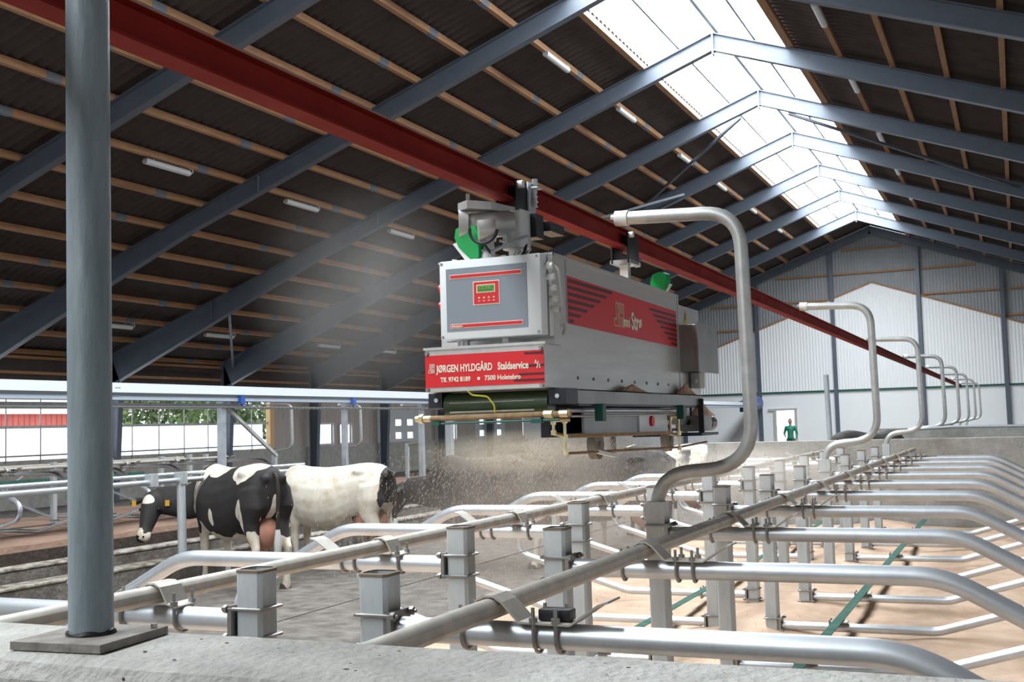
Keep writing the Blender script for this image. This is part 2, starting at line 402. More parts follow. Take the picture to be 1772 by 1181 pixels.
for i, x in enumerate((-18.6, -14.9, -11.2, -7.65, -3.83, -.35, 3.6, 7.4)):
    bm = NB(); zt = rz(x) - .35
    box(bm, x - .085, x + .085, YG - .20, YG - .18, FLOOR, zt); box(bm, x - .006, x + .006, YG - .18, YG - .06, FLOOR, zt); box(bm, x - .085, x + .085, YG - .06, YG - .04, FLOOR, zt)
    lab = {2: 'left of the doorway, behind the machine', 3: 'just right of the doorway', 4: 'below the ridge', 5: 'nearest the right edge of the picture'}.get(i, 'number %s from the left corner' % ['one', 'two', '', '', '', '', 'seven', 'eight'][i])
    solo('gable_column', bm, 'frame', 'blue-grey steel column on the far gable wall, ' + lab, 'column', 'steel columns on the far gable', smooth=False)
bm = NB()
for x in (-10.55, -9.58): box(bm, x - .06, x + .06, YG - .06, YG + .14, FLOOR, .38)
box(bm, -10.85, -9.50, YG - .07, YG + .10, .32, .42)
struct('door_1', bm, 'winframe', smooth=False)

# left long wall
struct('wall_left', box(NB(), XL - .1, XL + .1, Y0, YG, FLOOR, -.56), 'concrete', smooth=False)
def wall_with_holes(x, y0, y1, z0, z1, holes, th=.06):
    ys = sorted({y0, y1, *[h[0] for h in holes], *[h[1] for h in holes]}); zs = sorted({z0, z1, *[h[2] for h in holes], *[h[3] for h in holes]})
    bm = NB()
    for a, b in zip(ys, ys[1:]):
        for c, d in zip(zs, zs[1:]):
            my, mz = (a + b) / 2, (c + d) / 2
            if not any(h[0] < my < h[1] and h[2] < mz < h[3] for h in holes): box(bm, x - th, x, a, b, c, d)
    return bm
wins = [(35.65, 36.85, -.49, .22), (37.3, 38.15, -.49, .20), (45.5, 46.1, -.62, .30), (46.25, 47.2, -.55, .18)]
def panes(y0, y1, zb, zt):
    h = []; w_ = (y1 - y0) / 3
    for i in range(3):
        for j in range(2):
            a = y0 + w_ * (i + .27); c = zb + (zt - zb) * (.06 + .46 * j)
            h.append((a, a + w_ * .52, c + .05, c + (zt - zb) * .25 + .02))
    return h
pd1 = panes(40.3, 43.3, -.55, .62); pd2 = panes(49.4, 52.4, -.60, .62)
holes = [(41 - .9, 43.4, -.56, .75), (49.3, 52.5, -.56, .75)]
struct('wall_left', wall_with_holes(XL, 32.9, YG, -.56, 1.25, wins + [(40.1, 43.5, -.56, .80), (49.2, 52.6, -.56, .80)]), 'timberwall', smooth=False)
struct('wall_left', box(NB(), XL - .1, XL, Y0, 32.9, 1.45, 2.35), 'roof', smooth=False)
struct('wall_left', box(NB(), XL - .06, XL, 32.9, YG, 1.25, 2.35), 'roof', smooth=False)
for n_, z_ in ((4, 1.30), (5, 1.72), (6, 2.12)): struct('trim_%d' % n_, box(NB(), XL, XL + .06, 14 if n_ > 4 else 32.95, YG - .3, z_ - .04, z_ + .04), 'purlin', smooth=False)
for i, (a, b, c, d) in enumerate(wins):
    bm = NB(); f = .07; X = XL + .03
    box(bm, X - .06, X + .04, a - f, a, c - f, d + f); box(bm, X - .06, X + .04, b, b + f, c - f, d + f); box(bm, X - .06, X + .04, a, b, c - f, c); box(bm, X - .06, X + .04, a, b, d, d + f)
    wo = struct('window_%d' % (i + 1), bm, 'winframe', smooth=False)
    bm = NB(); quad(bm, (X, a, c), (X, b, c), (X, b, d), (X, a, d)); part('pane', bm, 'glass', wo, smooth=False)
for i, (hs, y0, y1) in enumerate(((pd1, 40.1, 43.5), (pd2, 49.2, 52.6))):
    do = struct('door_%d' % (i + 2), wall_with_holes(XL + .05, y0, y1, -.60, .82, hs, th=.05), 'panel', smooth=False)
    for (a, b, c, d) in hs:
        bm = NB(); quad(bm, (XL + .02, a, c), (XL + .02, b, c), (XL + .02, b, d), (XL + .02, a, d)); part('pane', bm, 'glass', do, smooth=False)
struct('trim_3', box(NB(), XL - .02, XL + .16, 32.72, 32.95, -.56, 1.5), 'jamb', smooth=False)
# open side bay: curtain, rods
wo = struct('window_5', box(NB(), XL - .02, XL + .03, Y0, 32.7, .27, .34), 'galv_dull', smooth=False)
bm = NB(); quad(bm, (XL - .15, Y0, -.56), (XL - .15, 32.7, -.56), (XL - .15, 32.7, .27), (XL - .15, Y0, .27)); part('wind_curtain', bm, 'curtain', wo, smooth=False)
gr = thing('rod_grille', 'thin galvanised rod grille across the open left side of the barn', 'grille', (XL + .08, 26, -.56))
for z in (-.44, .80, .92): part('horizontal_rod', tube(NB(), [(XL + .10, 10, z), (XL + .10, 32.7, z)], .022, 6), 'bolt', gr)
for i in range(19):
    y = 11.3 + 1.135 * i; part('vertical_rod', tube(NB(), [(XL + .12, y, -.62), (XL + .12, y, 1.4)], .018, 6), 'bolt', gr)
# right and near end shell, outside the picture but shading the room
struct('wall_right', box(NB(), XR, XR + .1, Y0, YG, FLOOR, -.2), 'concrete', smooth=False)
struct('wall_right', box(NB(), XR, XR + .1, Y0, YG, 1.2, 2.3), 'timberwall', smooth=False)

bm = NB()
for x0, x1 in ((XL, -8.0), (-3.5, XR)): box(bm, x0, x1, Y0 - .1, Y0, FLOOR, 2.3)
prism(bm, [(XL, 2.3), (XR, 2.3), (AX, 8.8)], Y0 - .1, Y0)
struct('wall_front', bm, 'timberwall', smooth=False)
# outside
struct('ground', box(NB(), -260, XL - .3, -120, 260, FLOOR - .25, FLOOR - .05), 'ground', smooth=False)
bm = NB(); box(bm, -74, -66, 40, 71, FLOOR, 1.85)
for i in range(60): box(bm, -66.0, -65.94, 40.2 + i * .51, 40.24 + i * .51, FLOOR, 1.85)
rb = thing('red_barn', 'long red board-clad farm building outside the open left side', 'building', (-70, 55, FLOOR)); part('wall', bm, 'redboard', rb, smooth=False)
bm = NB(); prism(bm, [(-75, 1.8), (-65.5, 1.8), (-70, 4.0)], 39.5, 71.5); part('roof', bm, 'tile', rb, smooth=False)
hb = thing('white_shed', 'small white outbuilding with a pale roof outside in front of the trees', 'building', (-58.5, 66, FLOOR))
bm = NB(); box(bm, -60, -57, 64.2, 68, FLOOR, 1.25); part('wall', bm, 'white', hb, smooth=False)
bm = NB(); prism(bm, [(-60.3, 1.2), (-56.7, 1.2), (-58.5, 2.6)], 64, 68.2); part('roof', bm, 'tile', hb, smooth=False)
def leafy(c, r, n, sq):
    bm = NB()
    for _ in range(n):
        d = Vector((random.gauss(0, 1), random.gauss(0, 1), random.gauss(0, 1))).normalized() * (random.random() ** .4)
        lump = 1 + .28 * noise.noise(d * 2.3 + Vector(c))
        p = Vector(c) + Vector((d.x * r[0], d.y * r[1], d.z * r[2])) * lump
        a = Vector((random.gauss(0, 1), random.gauss(0, 1), random.gauss(0, 1))).normalized(); b = a.cross(Vector((random.random(), random.random(), .3))).normalized()
        s = sq * (.6 + random.random()); quad(bm, p - a * s, p - b * s * .6, p + a * s, p + b * s * .6)
    return bm
for i, (x, y, h, lab) in enumerate(((-50, 57.4, 7.5, 'left one behind the white outbuilding'), (-64, 77, 9.0, 'middle one behind the rods'), (-50, 66, 7.5, 'right one beside the inner column'), (-90, 118, 5.0, 'small one far off'))):
    t = thing('leafy_tree', 'green leafy tree outside the open side wall, ' + lab, 'tree', (x, y, FLOOR), 'trees outside')
    part('crown', leafy((x, y, FLOOR + h * .55), (3.8, 3.8, h * .45), 2400, .22), 'leaf', t, smooth=False)
    part('trunk', tube(NB(), [(x, y, FLOOR), (x + .1, y, FLOOR + h * .5)], [.25, .15], 8), 'bark', t)

# ================================================================== NEAR CONCRETE WALL AND COLUMN
def wall_profile(yf, yb, zt, zb):
    return [(yb, zb), (yb, zt - .02), (yb - .02, zt), (yf + .045, zt - .002), (yf + .018, zt - .010), (yf, zt - .035), (yf, zb)]
bm = NB(); prof = wall_profile(1.43, 1.712, -.360, FLOOR)
nx = 60; prev = None; rings = []
for i in range(nx + 1):
    x = -4.0 + 5.6 * i / nx
    ring = [bm.verts.new((x, y + .004 * noise.noise(Vector((x * 3, j, 0))), z + .004 * noise.noise(Vector((x * 2.5, j * 2, 5))))) for j, (y, z) in enumerate(prof)]
    rings.append(ring)
for a, b in zip(rings, rings[1:]):
    for k in range(len(prof)): bm.faces.new((a[k], b[k], b[(k + 1) % len(prof)], a[(k + 1) % len(prof)]))
bm.faces.new(rings[0]); bm.faces.new(list(reversed(rings[-1])))
nw = thing('concrete_wall', 'low grey concrete wall in front, with the round column standing on it', 'wall', (-1.4, 1.57, FLOOR))
part('wall_body', bm, 'concrete', nw, smooth=False)
bm = NB()
for _ in range(260):
    x = random.uniform(-2.4, .2); s = random.uniform(.001, .0038) * (2.2 if random.random() < .06 else 1)
    z = random.uniform(-.52, -.38) if random.random() < .8 else None
    if z is None: c = Vector((x, random.uniform(1.49, 1.68), -.3605)); sphere(bm, c, s, 1, (1.4, 1, .3))
    else:
        y = 1.43 if z < -.395 else 1.43 + (.395 + z) / .025 * .018
        sphere(bm, (x, y - .0005, z), s, 1, (1.2, .4, 1.0 + random.random() * 1.5))
part('dirt_speck', bm, 'stain', nw, label='dark dirt specks splashed on the concrete', smooth=False)['kind'] = 'stuff'

cx_, cy_ = -1.518, 1.580
ct = thing('steel_column', 'tall round galvanised column bolted on the near concrete wall', 'column', (cx_, cy_, -.36))
bm = NB()
ang = math.radians(24)
for sx, sy in ((0, 0),):
    pr = [(-.093, -.093), (.093, -.093), (.093, .093), (-.093, .093)]
    rp = [(cx_ + a * math.cos(ang * .2) - b * math.sin(ang * .2), cy_ + a * math.sin(ang * .2) + b * math.cos(ang * .2)) for a, b in pr]
    prism(bm, rp, -.36, -.346, axis='z')
part('base_plate', bm, 'plate', ct, smooth=False)
lean = .0115
part('shaft', tube(NB(), [(cx_, cy_, -.347), (cx_ - lean * 3.2 * .9, cy_ + lean * 3.2 * .4, 2.8), (cx_ - lean * 12.5 * .9, cy_ + lean * 12.5 * .4, rz(cx_) - .02)], .0385, 28), 'galv_post', ct)
bm = NB()
for a, b in ((.075, .075), (-.075, .075)): cyl(bm, (cx_ + a, cy_ + b, -.347), (cx_ + a, cy_ + b, -.338), .006, 6)
part('anchor_bolt', bm, 'bolt', ct)
bm = NB(); tube(bm, [(cx_ + .0375 * math.cos(a), cy_ + .0375 * math.sin(a), -.344 + .002 * math.sin(a * 5)) for a in [2 * PI * k / 40 for k in range(41)]], .006, 8)
part('tar_collar', bm, 'black', ct, label='black sealant collar at the foot')

# ================================================================== CUBICLE BLOCK
YN = [2.5 + 1.2 * i for i in range(10)]
def bed_mesh(x0, x1, y0, y1, seed, amp=.05):
    bm = NB(); nx, ny = 50, 90; V = []
    for j in range(ny + 1):
        row = []
        for i in range(nx + 1):
            x = x0 + (x1 - x0) * i / nx; y = y0 + (y1 - y0) * j / ny
            z = BED + amp * noise.noise(Vector((x * 1.1, y * 1.3, seed))) + amp * .5 * noise.noise(Vector((x * 4, y * 4, seed + 3))) + .09 * math.exp(-((x - (x0 + x1) / 2) / .35) ** 2) * (.6 + .5 * noise.noise(Vector((0, y * 1.5, seed))))
            row.append(bm.verts.new((x, y, z)))
        V.append(row)
    for a, b in zip(V, V[1:]):
        for i in range(nx): bm.faces.new((a[i], a[i + 1], b[i + 1], b[i]))
    bot = [bm.verts.new(p) for p in ((x0, y0, FLOOR), (x1, y0, FLOOR), (x1, y1, FLOOR), (x0, y1, FLOOR))]
    bm.faces.new([V[0][i] for i in range(nx + 1)] + [bot[1], bot[0]]); bm.faces.new([V[-1][i] for i in range(nx, -1, -1)] + [bot[3], bot[2]])
    bm.faces.new([V[j][0] for j in range(ny, -1, -1)] + [bot[0], bot[3]]); bm.faces.new([V[j][nx] for j in range(ny + 1)] + [bot[2], bot[1]])
    return bm
bd = thing('bedding_platform', 'raised cubicle bed covered with pale sawdust below the near stall dividers', 'bedding', (-1.65, 8, FLOOR)); bd['kind'] = 'stuff'
part('bedding', bed_mesh(-3.75, .55, 2.1, 14.8, 2.0), 'sand', bd, angle=80)

def divider(px, sx, label, group, y=2.5, strap=True):
    """px post x, sx direction of the loop (+1 right, -1 left)"""
    t = thing('stall_divider', label, 'stall divider', (px, y, BED), group)
    e = px + sx * .055
    X = lambda d: px + sx * d
    # the top tube falls towards the alley, turns down and comes back just above the bedding
    loop = rounded([(e, y, -.49), (X(1.24), y, -.49), (X(1.88), y, -.83), (X(1.87), y, -1.02), (X(.97), y, -1.29), (e, y, -1.29)], [.35, .14, .16, .30], 6)
    n = len(loop); part('loop_tube', tube(NB(), loop, [.0305] * (n // 2) + [.027] * (n - n // 2), 16), 'galv', t)
    # bracket over the neck rail
    w_ = .05; th = .005
    rx = X(.315)
    pr = [(rx - sx * .085, -.458), (rx - sx * .055, -.450), (rx - sx * .032, -.408), (rx - sx * .012, -.398), (rx + sx * .012, -.398), (rx + sx * .034, -.412), (rx + sx * .075, -.455), (rx + sx * .20, -.457), (rx + sx * .27, -.410), (rx + sx * .295, -.402)]
    bm = NB()
    for (a, b) in zip(pr, pr[1:]): bar(bm, (a[0], y, a[1]), (b[0], y, b[1]), .085, th)
    # the raised wing narrows to one corner
    br = part('rail_bracket', bm, 'galv_dust', t, smooth=False)
    for dx in (-.075, .11, .165):
        bm = NB(); ux = rx + sx * dx
        arc = [(ux, y - .037, -.42)] + [(ux, y - .037 * math.cos(a), -.49 - .037 * math.sin(a)) for a in [PI * k / 10 for k in range(11)]] + [(ux, y + .037, -.42)]
        tube(bm, arc, .005, 6)
        for s_ in (-1, 1): cyl(bm, (ux, y + s_ * .037, -.455), (ux, y + s_ * .037, -.443), .011, 6)
        part('u_bolt', bm, 'bolt', br)
    # clamp on the post
    for z in (-.49, -1.28):
        bm = NB(); fx = X(.045)
        box(bm, min(fx, fx + sx * .012), max(fx, fx + sx * .012), y - .05, y + .05, z - .045, z + .045)
        for zz in (z - .036, z + .036):
            bk = X(-.046)
            tube(bm, rounded([(X(.075), y - .047, zz), (bk, y - .047, zz), (bk, y + .047, zz), (X(.075), y + .047, zz)], .006, 2), .005, 6)
            for s_ in (-1, 1): cyl(bm, (X(.057), y + s_ * .047, zz), (X(.068), y + s_ * .047, zz), .011, 6)
        part('post_clamp', bm, 'bolt', t)
    return t
def post(px, label, group, y=2.5, top=-.356, m='galv_dull'):
    t = thing('stall_post', label, 'post', (px, y, BED - .2), group)
    h = .040; c = .010; wl = .004
    def ring(r, cc): return [(px - r + cc, y - r), (px + r - cc, y - r), (px + r, y - r + cc), (px + r, y + r - cc), (px + r - cc, y + r), (px - r + cc, y + r), (px - r, y + r - cc), (px - r, y - r + cc)]
    bm = NB(); o = ring(h, c); i_ = ring(h - wl, c * .8); z0 = BED - .2
    A = [bm.verts.new((a, b, z0)) for a, b in o]; B = [bm.verts.new((a, b, top)) for a, b in o]; Cc = [bm.verts.new((a, b, top)) for a, b in i_]; D = [bm.verts.new((a, b, top - .35)) for a, b in i_]
    n = 8
    for P, Q in ((A, B), (B, Cc), (Cc, D)):
        for k in range(n): bm.faces.new((P[k], P[(k + 1) % n], Q[(k + 1) % n], Q[k]))
    bm.faces.new(D)
    part('tube', bm, m, t, smooth=False)
    bm = NB(); P = [bm.verts.new((a, b, top + .001)) for a, b in ring(h + .0015, c)]; Q = [bm.verts.new((a, b, top + .003)) for a, b in ring(h - .006, c * .8)]
    R = [bm.verts.new((a, b, top - .006)) for a, b in ring(h + .0015, c)]
    for k in range(n): bm.faces.new((P[k], P[(k + 1) % n], Q[(k + 1) % n], Q[k])); bm.faces.new((P[k], P[(k + 1) % n], R[(k + 1) % n], R[k]))
    part('rim', bm, 'rust', t, smooth=False)
    return t
PR, PLx = -1.47, -1.84
d_r = divider(PR, 1, 'x', 'stall dividers right of the post row'); d_l = divider(PLx, -1, 'x', 'stall dividers left of the post row')
p_r = post(PR, 'x', 'short posts carrying the right-hand dividers'); p_l = post(PLx, 'x', 'posts carrying the left-hand dividers')
LAB_D = lambda side, i: 'galvanised stall divider loop reaching %s from the posts, %s behind the near wall' % (side, ORD[i])
LAB_P = lambda side, i: 'square galvanised stall post in the %s row of the pair, %s behind the near wall' % (side, ORD[i])
for i, y in enumerate(YN):
    dy = (0, y - 2.5, 0)
    if i == 0:
        d_r['label'] = LAB_D('right', 0); d_l['label'] = LAB_D('left', 0); p_r['label'] = LAB_P('right-hand', 0); p_l['label'] = LAB_P('left-hand', 0)
    else:
        dup(d_r, dy, LAB_D('right', i)); dup(d_l, dy, LAB_D('left', i)); dup(p_r, dy, LAB_P('right-hand', i)); dup(p_l, dy, LAB_P('left-hand', i))
bm = NB(); box(bm, -1.155 + .115, -1.155 + .195, 2.48, 2.52, -.452, -.425, .004)
part('rubber_pad', bm, 'black', [c for c in d_r.children if c.name.startswith('rail_bracket')][0])
# neck rails: a ribbed tube each
def neck_rail(x, label, y0=1.80, y1=14.5, z=-.428):
    bm = NB(); n = 16; rings = []
    for y in (y0, y1):
        rg = []
        for k in range(n):
            a = 2 * PI * k / n; r = .0255 * (0.86 if k in (0, 8) else 1.0)
            rg.append(bm.verts.new((x + r * math.cos(a), y, z + r * math.sin(a))))
        rings.append(rg)
    for k in range(n): bm.faces.new((rings[0][k], rings[0][(k + 1) % n], rings[1][(k + 1) % n], rings[1][k]))
    bm.faces.new(rings[0]); bm.faces.new(list(reversed(rings[1])))
    return solo('neck_rail', bm, 'galv_dust', label, 'rail', 'neck rails over the near stalls', angle=25)
neck_rail(-1.155, 'dusty galvanised neck rail clamped over the right-hand stall dividers'); neck_rail(-2.155, 'dusty galvanised neck rail clamped over the left-hand stall dividers')
# green straps along the beds
for x, s_, lab in ((-1.07, 1, 'right of'), (-2.18, -1, 'left of')):
    t = thing('brisket_strap', 'flat green strap stretched low above the bedding %s the double post row' % lab, 'strap', (x, 8, -1.26), 'green straps over the near beds')
    part('webbing', bar(NB(), (x, 2.2, -1.245), (x, 14.4, -1.245), .058, .004), 'strap', t, smooth=False)
    for y in YN:
        bm = NB(); tube(bm, [(x - .05, y - .035, -1.24), (x - .05, y - .03 , -1.325), (x - .05, y + .03, -1.325), (x - .05, y + .035, -1.24)], .006, 6); box(bm, x - .055, x + .055, y - .045, y + .045, -1.258, -1.250)
        part('strap_clip', bm, 'bolt', t, smooth=False)

solo('guide_wire', tube(NB(), [(-2.62, 2.2, -.72), (-2.62, 8.0, -.72)], .0025, 6), 'black', 'thin dark wire stretched behind the left-hand posts', 'wire')
# hoops that carry the red rail
def hoop(px, y, label, group, top=.90, dx=.0):
    t = thing('rail_hoop', label, 'hanger pipe', (px, y, -.9), group)
    pts = [(px, y, -.80), (px, y, -.235), (px + .43, y, -.20), (px + .415, y, .895), (px - .09, y, .915)]
    pts = rounded(pts, [.17, .21, .17], 9)
    part('bent_pipe', tube(NB(), pts, .030, 20), 'galv_hoop', t)
    part('end_cap', cyl(NB(), (px - .085, y, .915), (px - .145, y, .918), .035, 20), 'whiteplastic', t, label='white plastic end cap')
    bm = NB(); cyl(bm, (px - .145, y, .918), (px - .165, y, .919), .018, 10); part('cap_stud', bm, 'bolt', t)
    bm = NB(); h = .042; pr = [(px - h, y - h), (px + h, y - h), (px + h, y + h), (px - h, y + h)]
    prism(bm, pr, -.66, -.352, axis='z'); part('socket', bm, 'galv_dull', t, smooth=False, label='square steel socket over the stall post')
    return t
h0 = hoop(PR, 4.9, 'tall S-bent galvanised pipe holding the red rail, nearest one, right beside the machine', 'pipe hangers along the red rail')
for i, y in enumerate((9.7, 14.5, 19.3, 24.1, 28.9, 33.7, 38.5)):
    dup(h0, (0, y - 4.9, 0), 'S-bent galvanised pipe holding the red rail, %s from the camera' % ORD[i + 1])

# ================================================================== RED RAIL
bt = thing('overhead_rail', 'long red I-beam rail that the spreading machine hangs from', 'rail', (-1.65, 10, .81))
y0_, y1_ = -2.0, 40.5; bx = -1.65
zb0, zt0 = .812, .897
bm = NB()
bm2 = NB()
def seg(bm, xa, xb, za, zb_, ya, yb): box(bm, xa, xb, ya, yb, za, zb_)
seg(bm, bx - .003, bx + .003, zb0 + .005, zt0 - .005, y0_, y1_)
part('web', bm, 'redbeam', bt, smooth=False)
bm = NB(); seg(bm, bx - .032, bx + .032, zb0 - .001, zb0 + .006, y0_, y1_); part('bottom_flange', bm, 'redbeam', bt, smooth=False)
bm = NB(); seg(bm, bx - .032, bx + .032, zt0 - .006, zt0, y0_, y1_); part('top_flange', bm, 'redbeam', bt, smooth=False)
bm = NB(); box(bm, bx + .032, bx + .0328, y0_, y1_, zt0 - .006, zt0); part('pale_edge', bm, 'beamedge', bt, smooth=False, label='thin pinkish flange edge')  # thin strip, paler than the flange it lies on

# ================================================================== BEDDING MACHINE
mc = thing('bedding_machine', 'stainless sawdust-spreading machine with red lettering hanging from the red rail', 'machine', (-1.68, 4.5, -.12))
xa, xb = -1.90, -1.462
ya, yb_ = 3.705, 5.33
zt_, zb_ = .595, .092
# hopper: open sheet-metal box
hb_ = NB()
th = .006
box(hb_, xb - th, xb, ya, yb_, zb_, zt_); box(hb_, xa, xa + th, ya, yb_, zb_, zt_)
box(hb_, xa, xb, ya - .001, ya + th, zb_, zt_); box(hb_, xa, xb, yb_ - th, yb_, zb_, zt_ - .02); box(hb_, xa, xb, ya, yb_, zb_ - .002, zb_ + .01)
hop = part('hopper', hb_, 'steel', mc, smooth=False)
bm = NB(); box(bm, xb - .001, xb + .004, ya - .004, ya + .022, zb_, zt_); box(bm, xb - .001, xb + .003, ya + .13, ya + .134, .36, zt_)
box(bm, xb - .012, xb + .006, ya, yb_, zt_ - .004, zt_ + .004); box(bm, xa - .004, xb + .006, ya - .006, ya + .008, zt_ - .004, zt_ + .004); box(bm, xb, xb + .003, yb_ - .012, yb_ + .006, zb_, zt_)
part('edge_fold', bm, 'steel', hop, smooth=False)
bm = NB()
for k in range(8): cyl(bm, (xb, 3.93 + k * .17, .165), (xb + .004, 3.93 + k * .17, .165), .006, 8)
part('rivet', bm, 'bolt', hop)
bm = NB(); # heap of sawdust
nx, ny = 14, 40; V = []
for j in range(ny + 1):
    row = []
    for i in range(nx + 1):
        x = xa + .01 + (xb - xa - .02) * i / nx; y = ya + .02 + (yb_ - ya - .04) * j / ny; u = (i / nx - .5) * 2; v = (y - 4.55) / .62
        z = .53 + .115 * max(0, 1 - .6 * u * u) * math.exp(-v * v * 1.4) + .012 * noise.noise(Vector((x * 22, y * 22, 3))) + (-.06 if abs(v) > 1.3 else 0)
        row.append(bm.verts.new((x, y, z)))
    V.append(row)
for a, b in zip(V, V[1:]):
    for i in range(nx): bm.faces.new((a[i], a[i + 1], b[i + 1], b[i]))
part('sawdust_load', bm, 'sawdust', mc, label='pale sawdust heaped in the hopper', angle=80)['kind'] = 'stuff'
# rear sheet, rear cabinets
bm = NB(); box(bm, xa, xb - .002, yb_ + .004, 5.72, -.02, .555)
part('rear_housing', bm, 'steel', mc, smooth=False)
bm = NB(); box(bm, xb - .01, xb + .085, 5.33, 5.70, .235, .455, .004); box(bm, xb + .085, xb + .095, 5.32, 5.71, .228, .462)
part('side_cabinet', bm, 'steeldark', mc, smooth=False)
bm = NB(); box(bm, xb, xb + .05, 5.50, 5.60, .155, .232, .003); cyl(bm, (xb + .03, 5.5, .19), (xb + .03, 5.47, .19), .010, 8)
part('cable_box', bm, 'winframe', mc)
part('cable', tube(NB(), rounded([(xb + .012, 5.46, .23), (xb + .012, 5.45, .02), (xb + .01, 5.40, -.02)], .04), .006, 8), 'black', mc)
# red side band with stripes and lettering
XS = xb + .0015
bm = NB(); band = [(3.845, .534, .355), (5.285, .520, .345)]
quad(bm, (XS, 3.845, .358), (XS, 5.292, .345), (XS, 5.292, .517), (XS, 3.845, .533))
bandp = part('side_label', bm, 'red', mc, smooth=False, label='red side label with dark speed stripes and cream logo')
bm = NB()
for k in range(7):
    z = .520 - k * .0245; yr = 4.36 - k * .075; quad(bm, (XS + .001, 3.85, z - .010), (XS + .001, yr - .02, z - .0105), (XS + .001, yr, z + .002), (XS + .001, 3.85, z + .003))
    z2 = .498 - k * .0225; yl = 4.86 + k * .055; quad(bm, (XS + .001, yl, z2 - .0095), (XS + .001, 5.288, z2 - .0115), (XS + .001, 5.288, z2), (XS + .001, yl - .01, z2 + .002))
part('stripe', bm, 'stripe', bandp, smooth=False)
def text(body, size, loc, rot, m, parent, xs=1.0, bold=.0, name='lettering', ext=.0006, shear=0.0):
    cu = bpy.data.curves.new(name, 'FONT'); cu.body = body; cu.size = size; cu.extrude = ext; cu.offset = bold; cu.resolution_u = 3; cu.shear = shear
    cu.materials.append(M[m])
    tmp = bpy.data.objects.new(name, cu); C.objects.link(tmp)
    me = bpy.data.meshes.new_from_object(tmp.evaluated_get(bpy.context.evaluated_depsgraph_get())); bpy.data.objects.remove(tmp); bpy.data.curves.remove(cu)
    me.name = name; o = bpy.data.objects.new(name, me); C.objects.link(o); o.parent = parent
    o.location = Vector(loc) - wloc(parent); o.rotation_euler = rot; o.scale = (xs, 1, 1); o['label'] = 'lettering reading ' + body
    return o
RS = (PI / 2, 0, PI / 2); RF = (PI / 2, 0, 0)
XT = XS + .003
def jh_logo(bm, P, u0, v0, h, w_, t):
    """outlined J and H side by side drawn with thin bars, P maps (u, v) to a point"""
    def ln(a, b):
        pa, pb = P(*a), P(*b); bar(bm, pa, pb, t, t, up=(0, 0, 1) if abs(Vector(pa).z - Vector(pb).z) < 1e-6 else (1, 0, 0))
    J = [(.16, 1), (.40, 1), (.40, -.12), (0, -.12), (0, .22), (.16, .22), (.16, .12)]
    H = [(.54, 1), (.70, 1), (.70, .58), (.84, .58), (.84, 1), (1, 1), (1, 0), (.84, 0), (.84, .42), (.70, .42), (.70, 0), (.54, 0)]
    J = [(.22, 1), (.40, 1), (.40, 0), (0, 0), (0, .3), (.18, .3), (.22, .18)]
    for sh in (J, H):
        for a, b in zip(sh, sh[1:] + sh[:1]):
            ln((u0 + a[0] * w_, v0 + a[1] * h), (u0 + b[0] * w_, v0 + b[1] * h))
bm = NB(); jh_logo(bm, lambda u, v: (XT - .001, u, v), 4.36, .388, .094, .125, .0026); part('logo', bm, 'cream', bandp, smooth=False)
text('mini', .062, (XT - .001, 4.475, .392), RS, 'cream', bandp, xs=.88, bold=.0012)
text('Strø', .100, (XT - .001, 4.585, .388), RS, 'cream', bandp, xs=.84, bold=.0028)
bm = NB(); quad(bm, (xb - .0005, 5.43, .47), (xb - .0005, 5.50, .47), (xb - .0005, 5.465, .545)); bm2 = NB(); box(bm2, xb - .0003, xb + .0012, 5.460, 5.470, .488, .52)
ws = part('warning_sign', bm, 'signyellow', mc, label='yellow warning triangle', smooth=False); part('bolt_mark', bm2, 'black', ws, smooth=False)

# front control box
fy = 3.545
bm = NB(); box(bm, -1.822, -1.440, fy, 3.66, .300, .576, .006)
cb = part('control_box', bm, 'enclosure', mc, label='pale grey electrical enclosure on the front')
bm = NB(); box(bm, -1.826, -1.436, fy + .055, fy + .060, .296, .580); part('lid_gap', bm, 'steeldark', cb, smooth=False)
bm = NB(); box(bm, -1.795, -1.490, fy - .0015, fy + .002, .328, .547); part('front_foil', bm, 'panelgrey', cb, smooth=False)
Yf = fy - .002
def frect(x0, x1, z0, z1, y): bm = NB(); box(bm, x0, x1, y - .0008, y, z0, z1); return bm
for z in (.518, .346):
    part('foil_stripe', frect(-1.780, -1.508, z - .0075, z + .0075, Yf - .0002), 'cream', cb, smooth=False); part('foil_stripe', frect(-1.778, -1.510, z - .0052, z + .0052, Yf - .0012), 'red', cb, smooth=False)
part('keypad', frect(-1.691, -1.591, .414, .496, Yf - .0002), 'cream', cb, smooth=False)
part('keypad', frect(-1.688, -1.594, .417, .493, Yf - .0012), 'red', cb, smooth=False)
part('display', frect(-1.677, -1.607, .4555, .4835, Yf - .0022), 'cream', cb, smooth=False)
part('display', frect(-1.674, -1.610, .458, .481, Yf - .0030), 'lcd', cb, smooth=False)
bm = NB()
for k in range(14):
    for r_ in (.4725, .4645):
        if random.random() < .8: box(bm, -1.671 + k * .0043, -1.6685 + k * .0043, Yf - .0042, Yf - .0038, r_ - .0022, r_ + .0022)
part('display_character', bm, 'lcdtext', cb, smooth=False)
bm = NB()
for k in range(4):
    x = -1.668 + k * .0185; box(bm, x - .004, x + .004, Yf - .003, Yf - .0022, .4375, .4395); box(bm, x - .001, x + .001, Yf - .003, Yf - .0022, .4345, .4425); box(bm, x - .004, x + .004, Yf - .003, Yf - .0022, .4265, .4285)
part('key_symbol', bm, 'cream', cb, smooth=False)
text('JHministrø', .0095, (-1.775, Yf - .0022, .3425), RF, 'cream', cb, bold=.0003, shear=.2)
bm = NB()
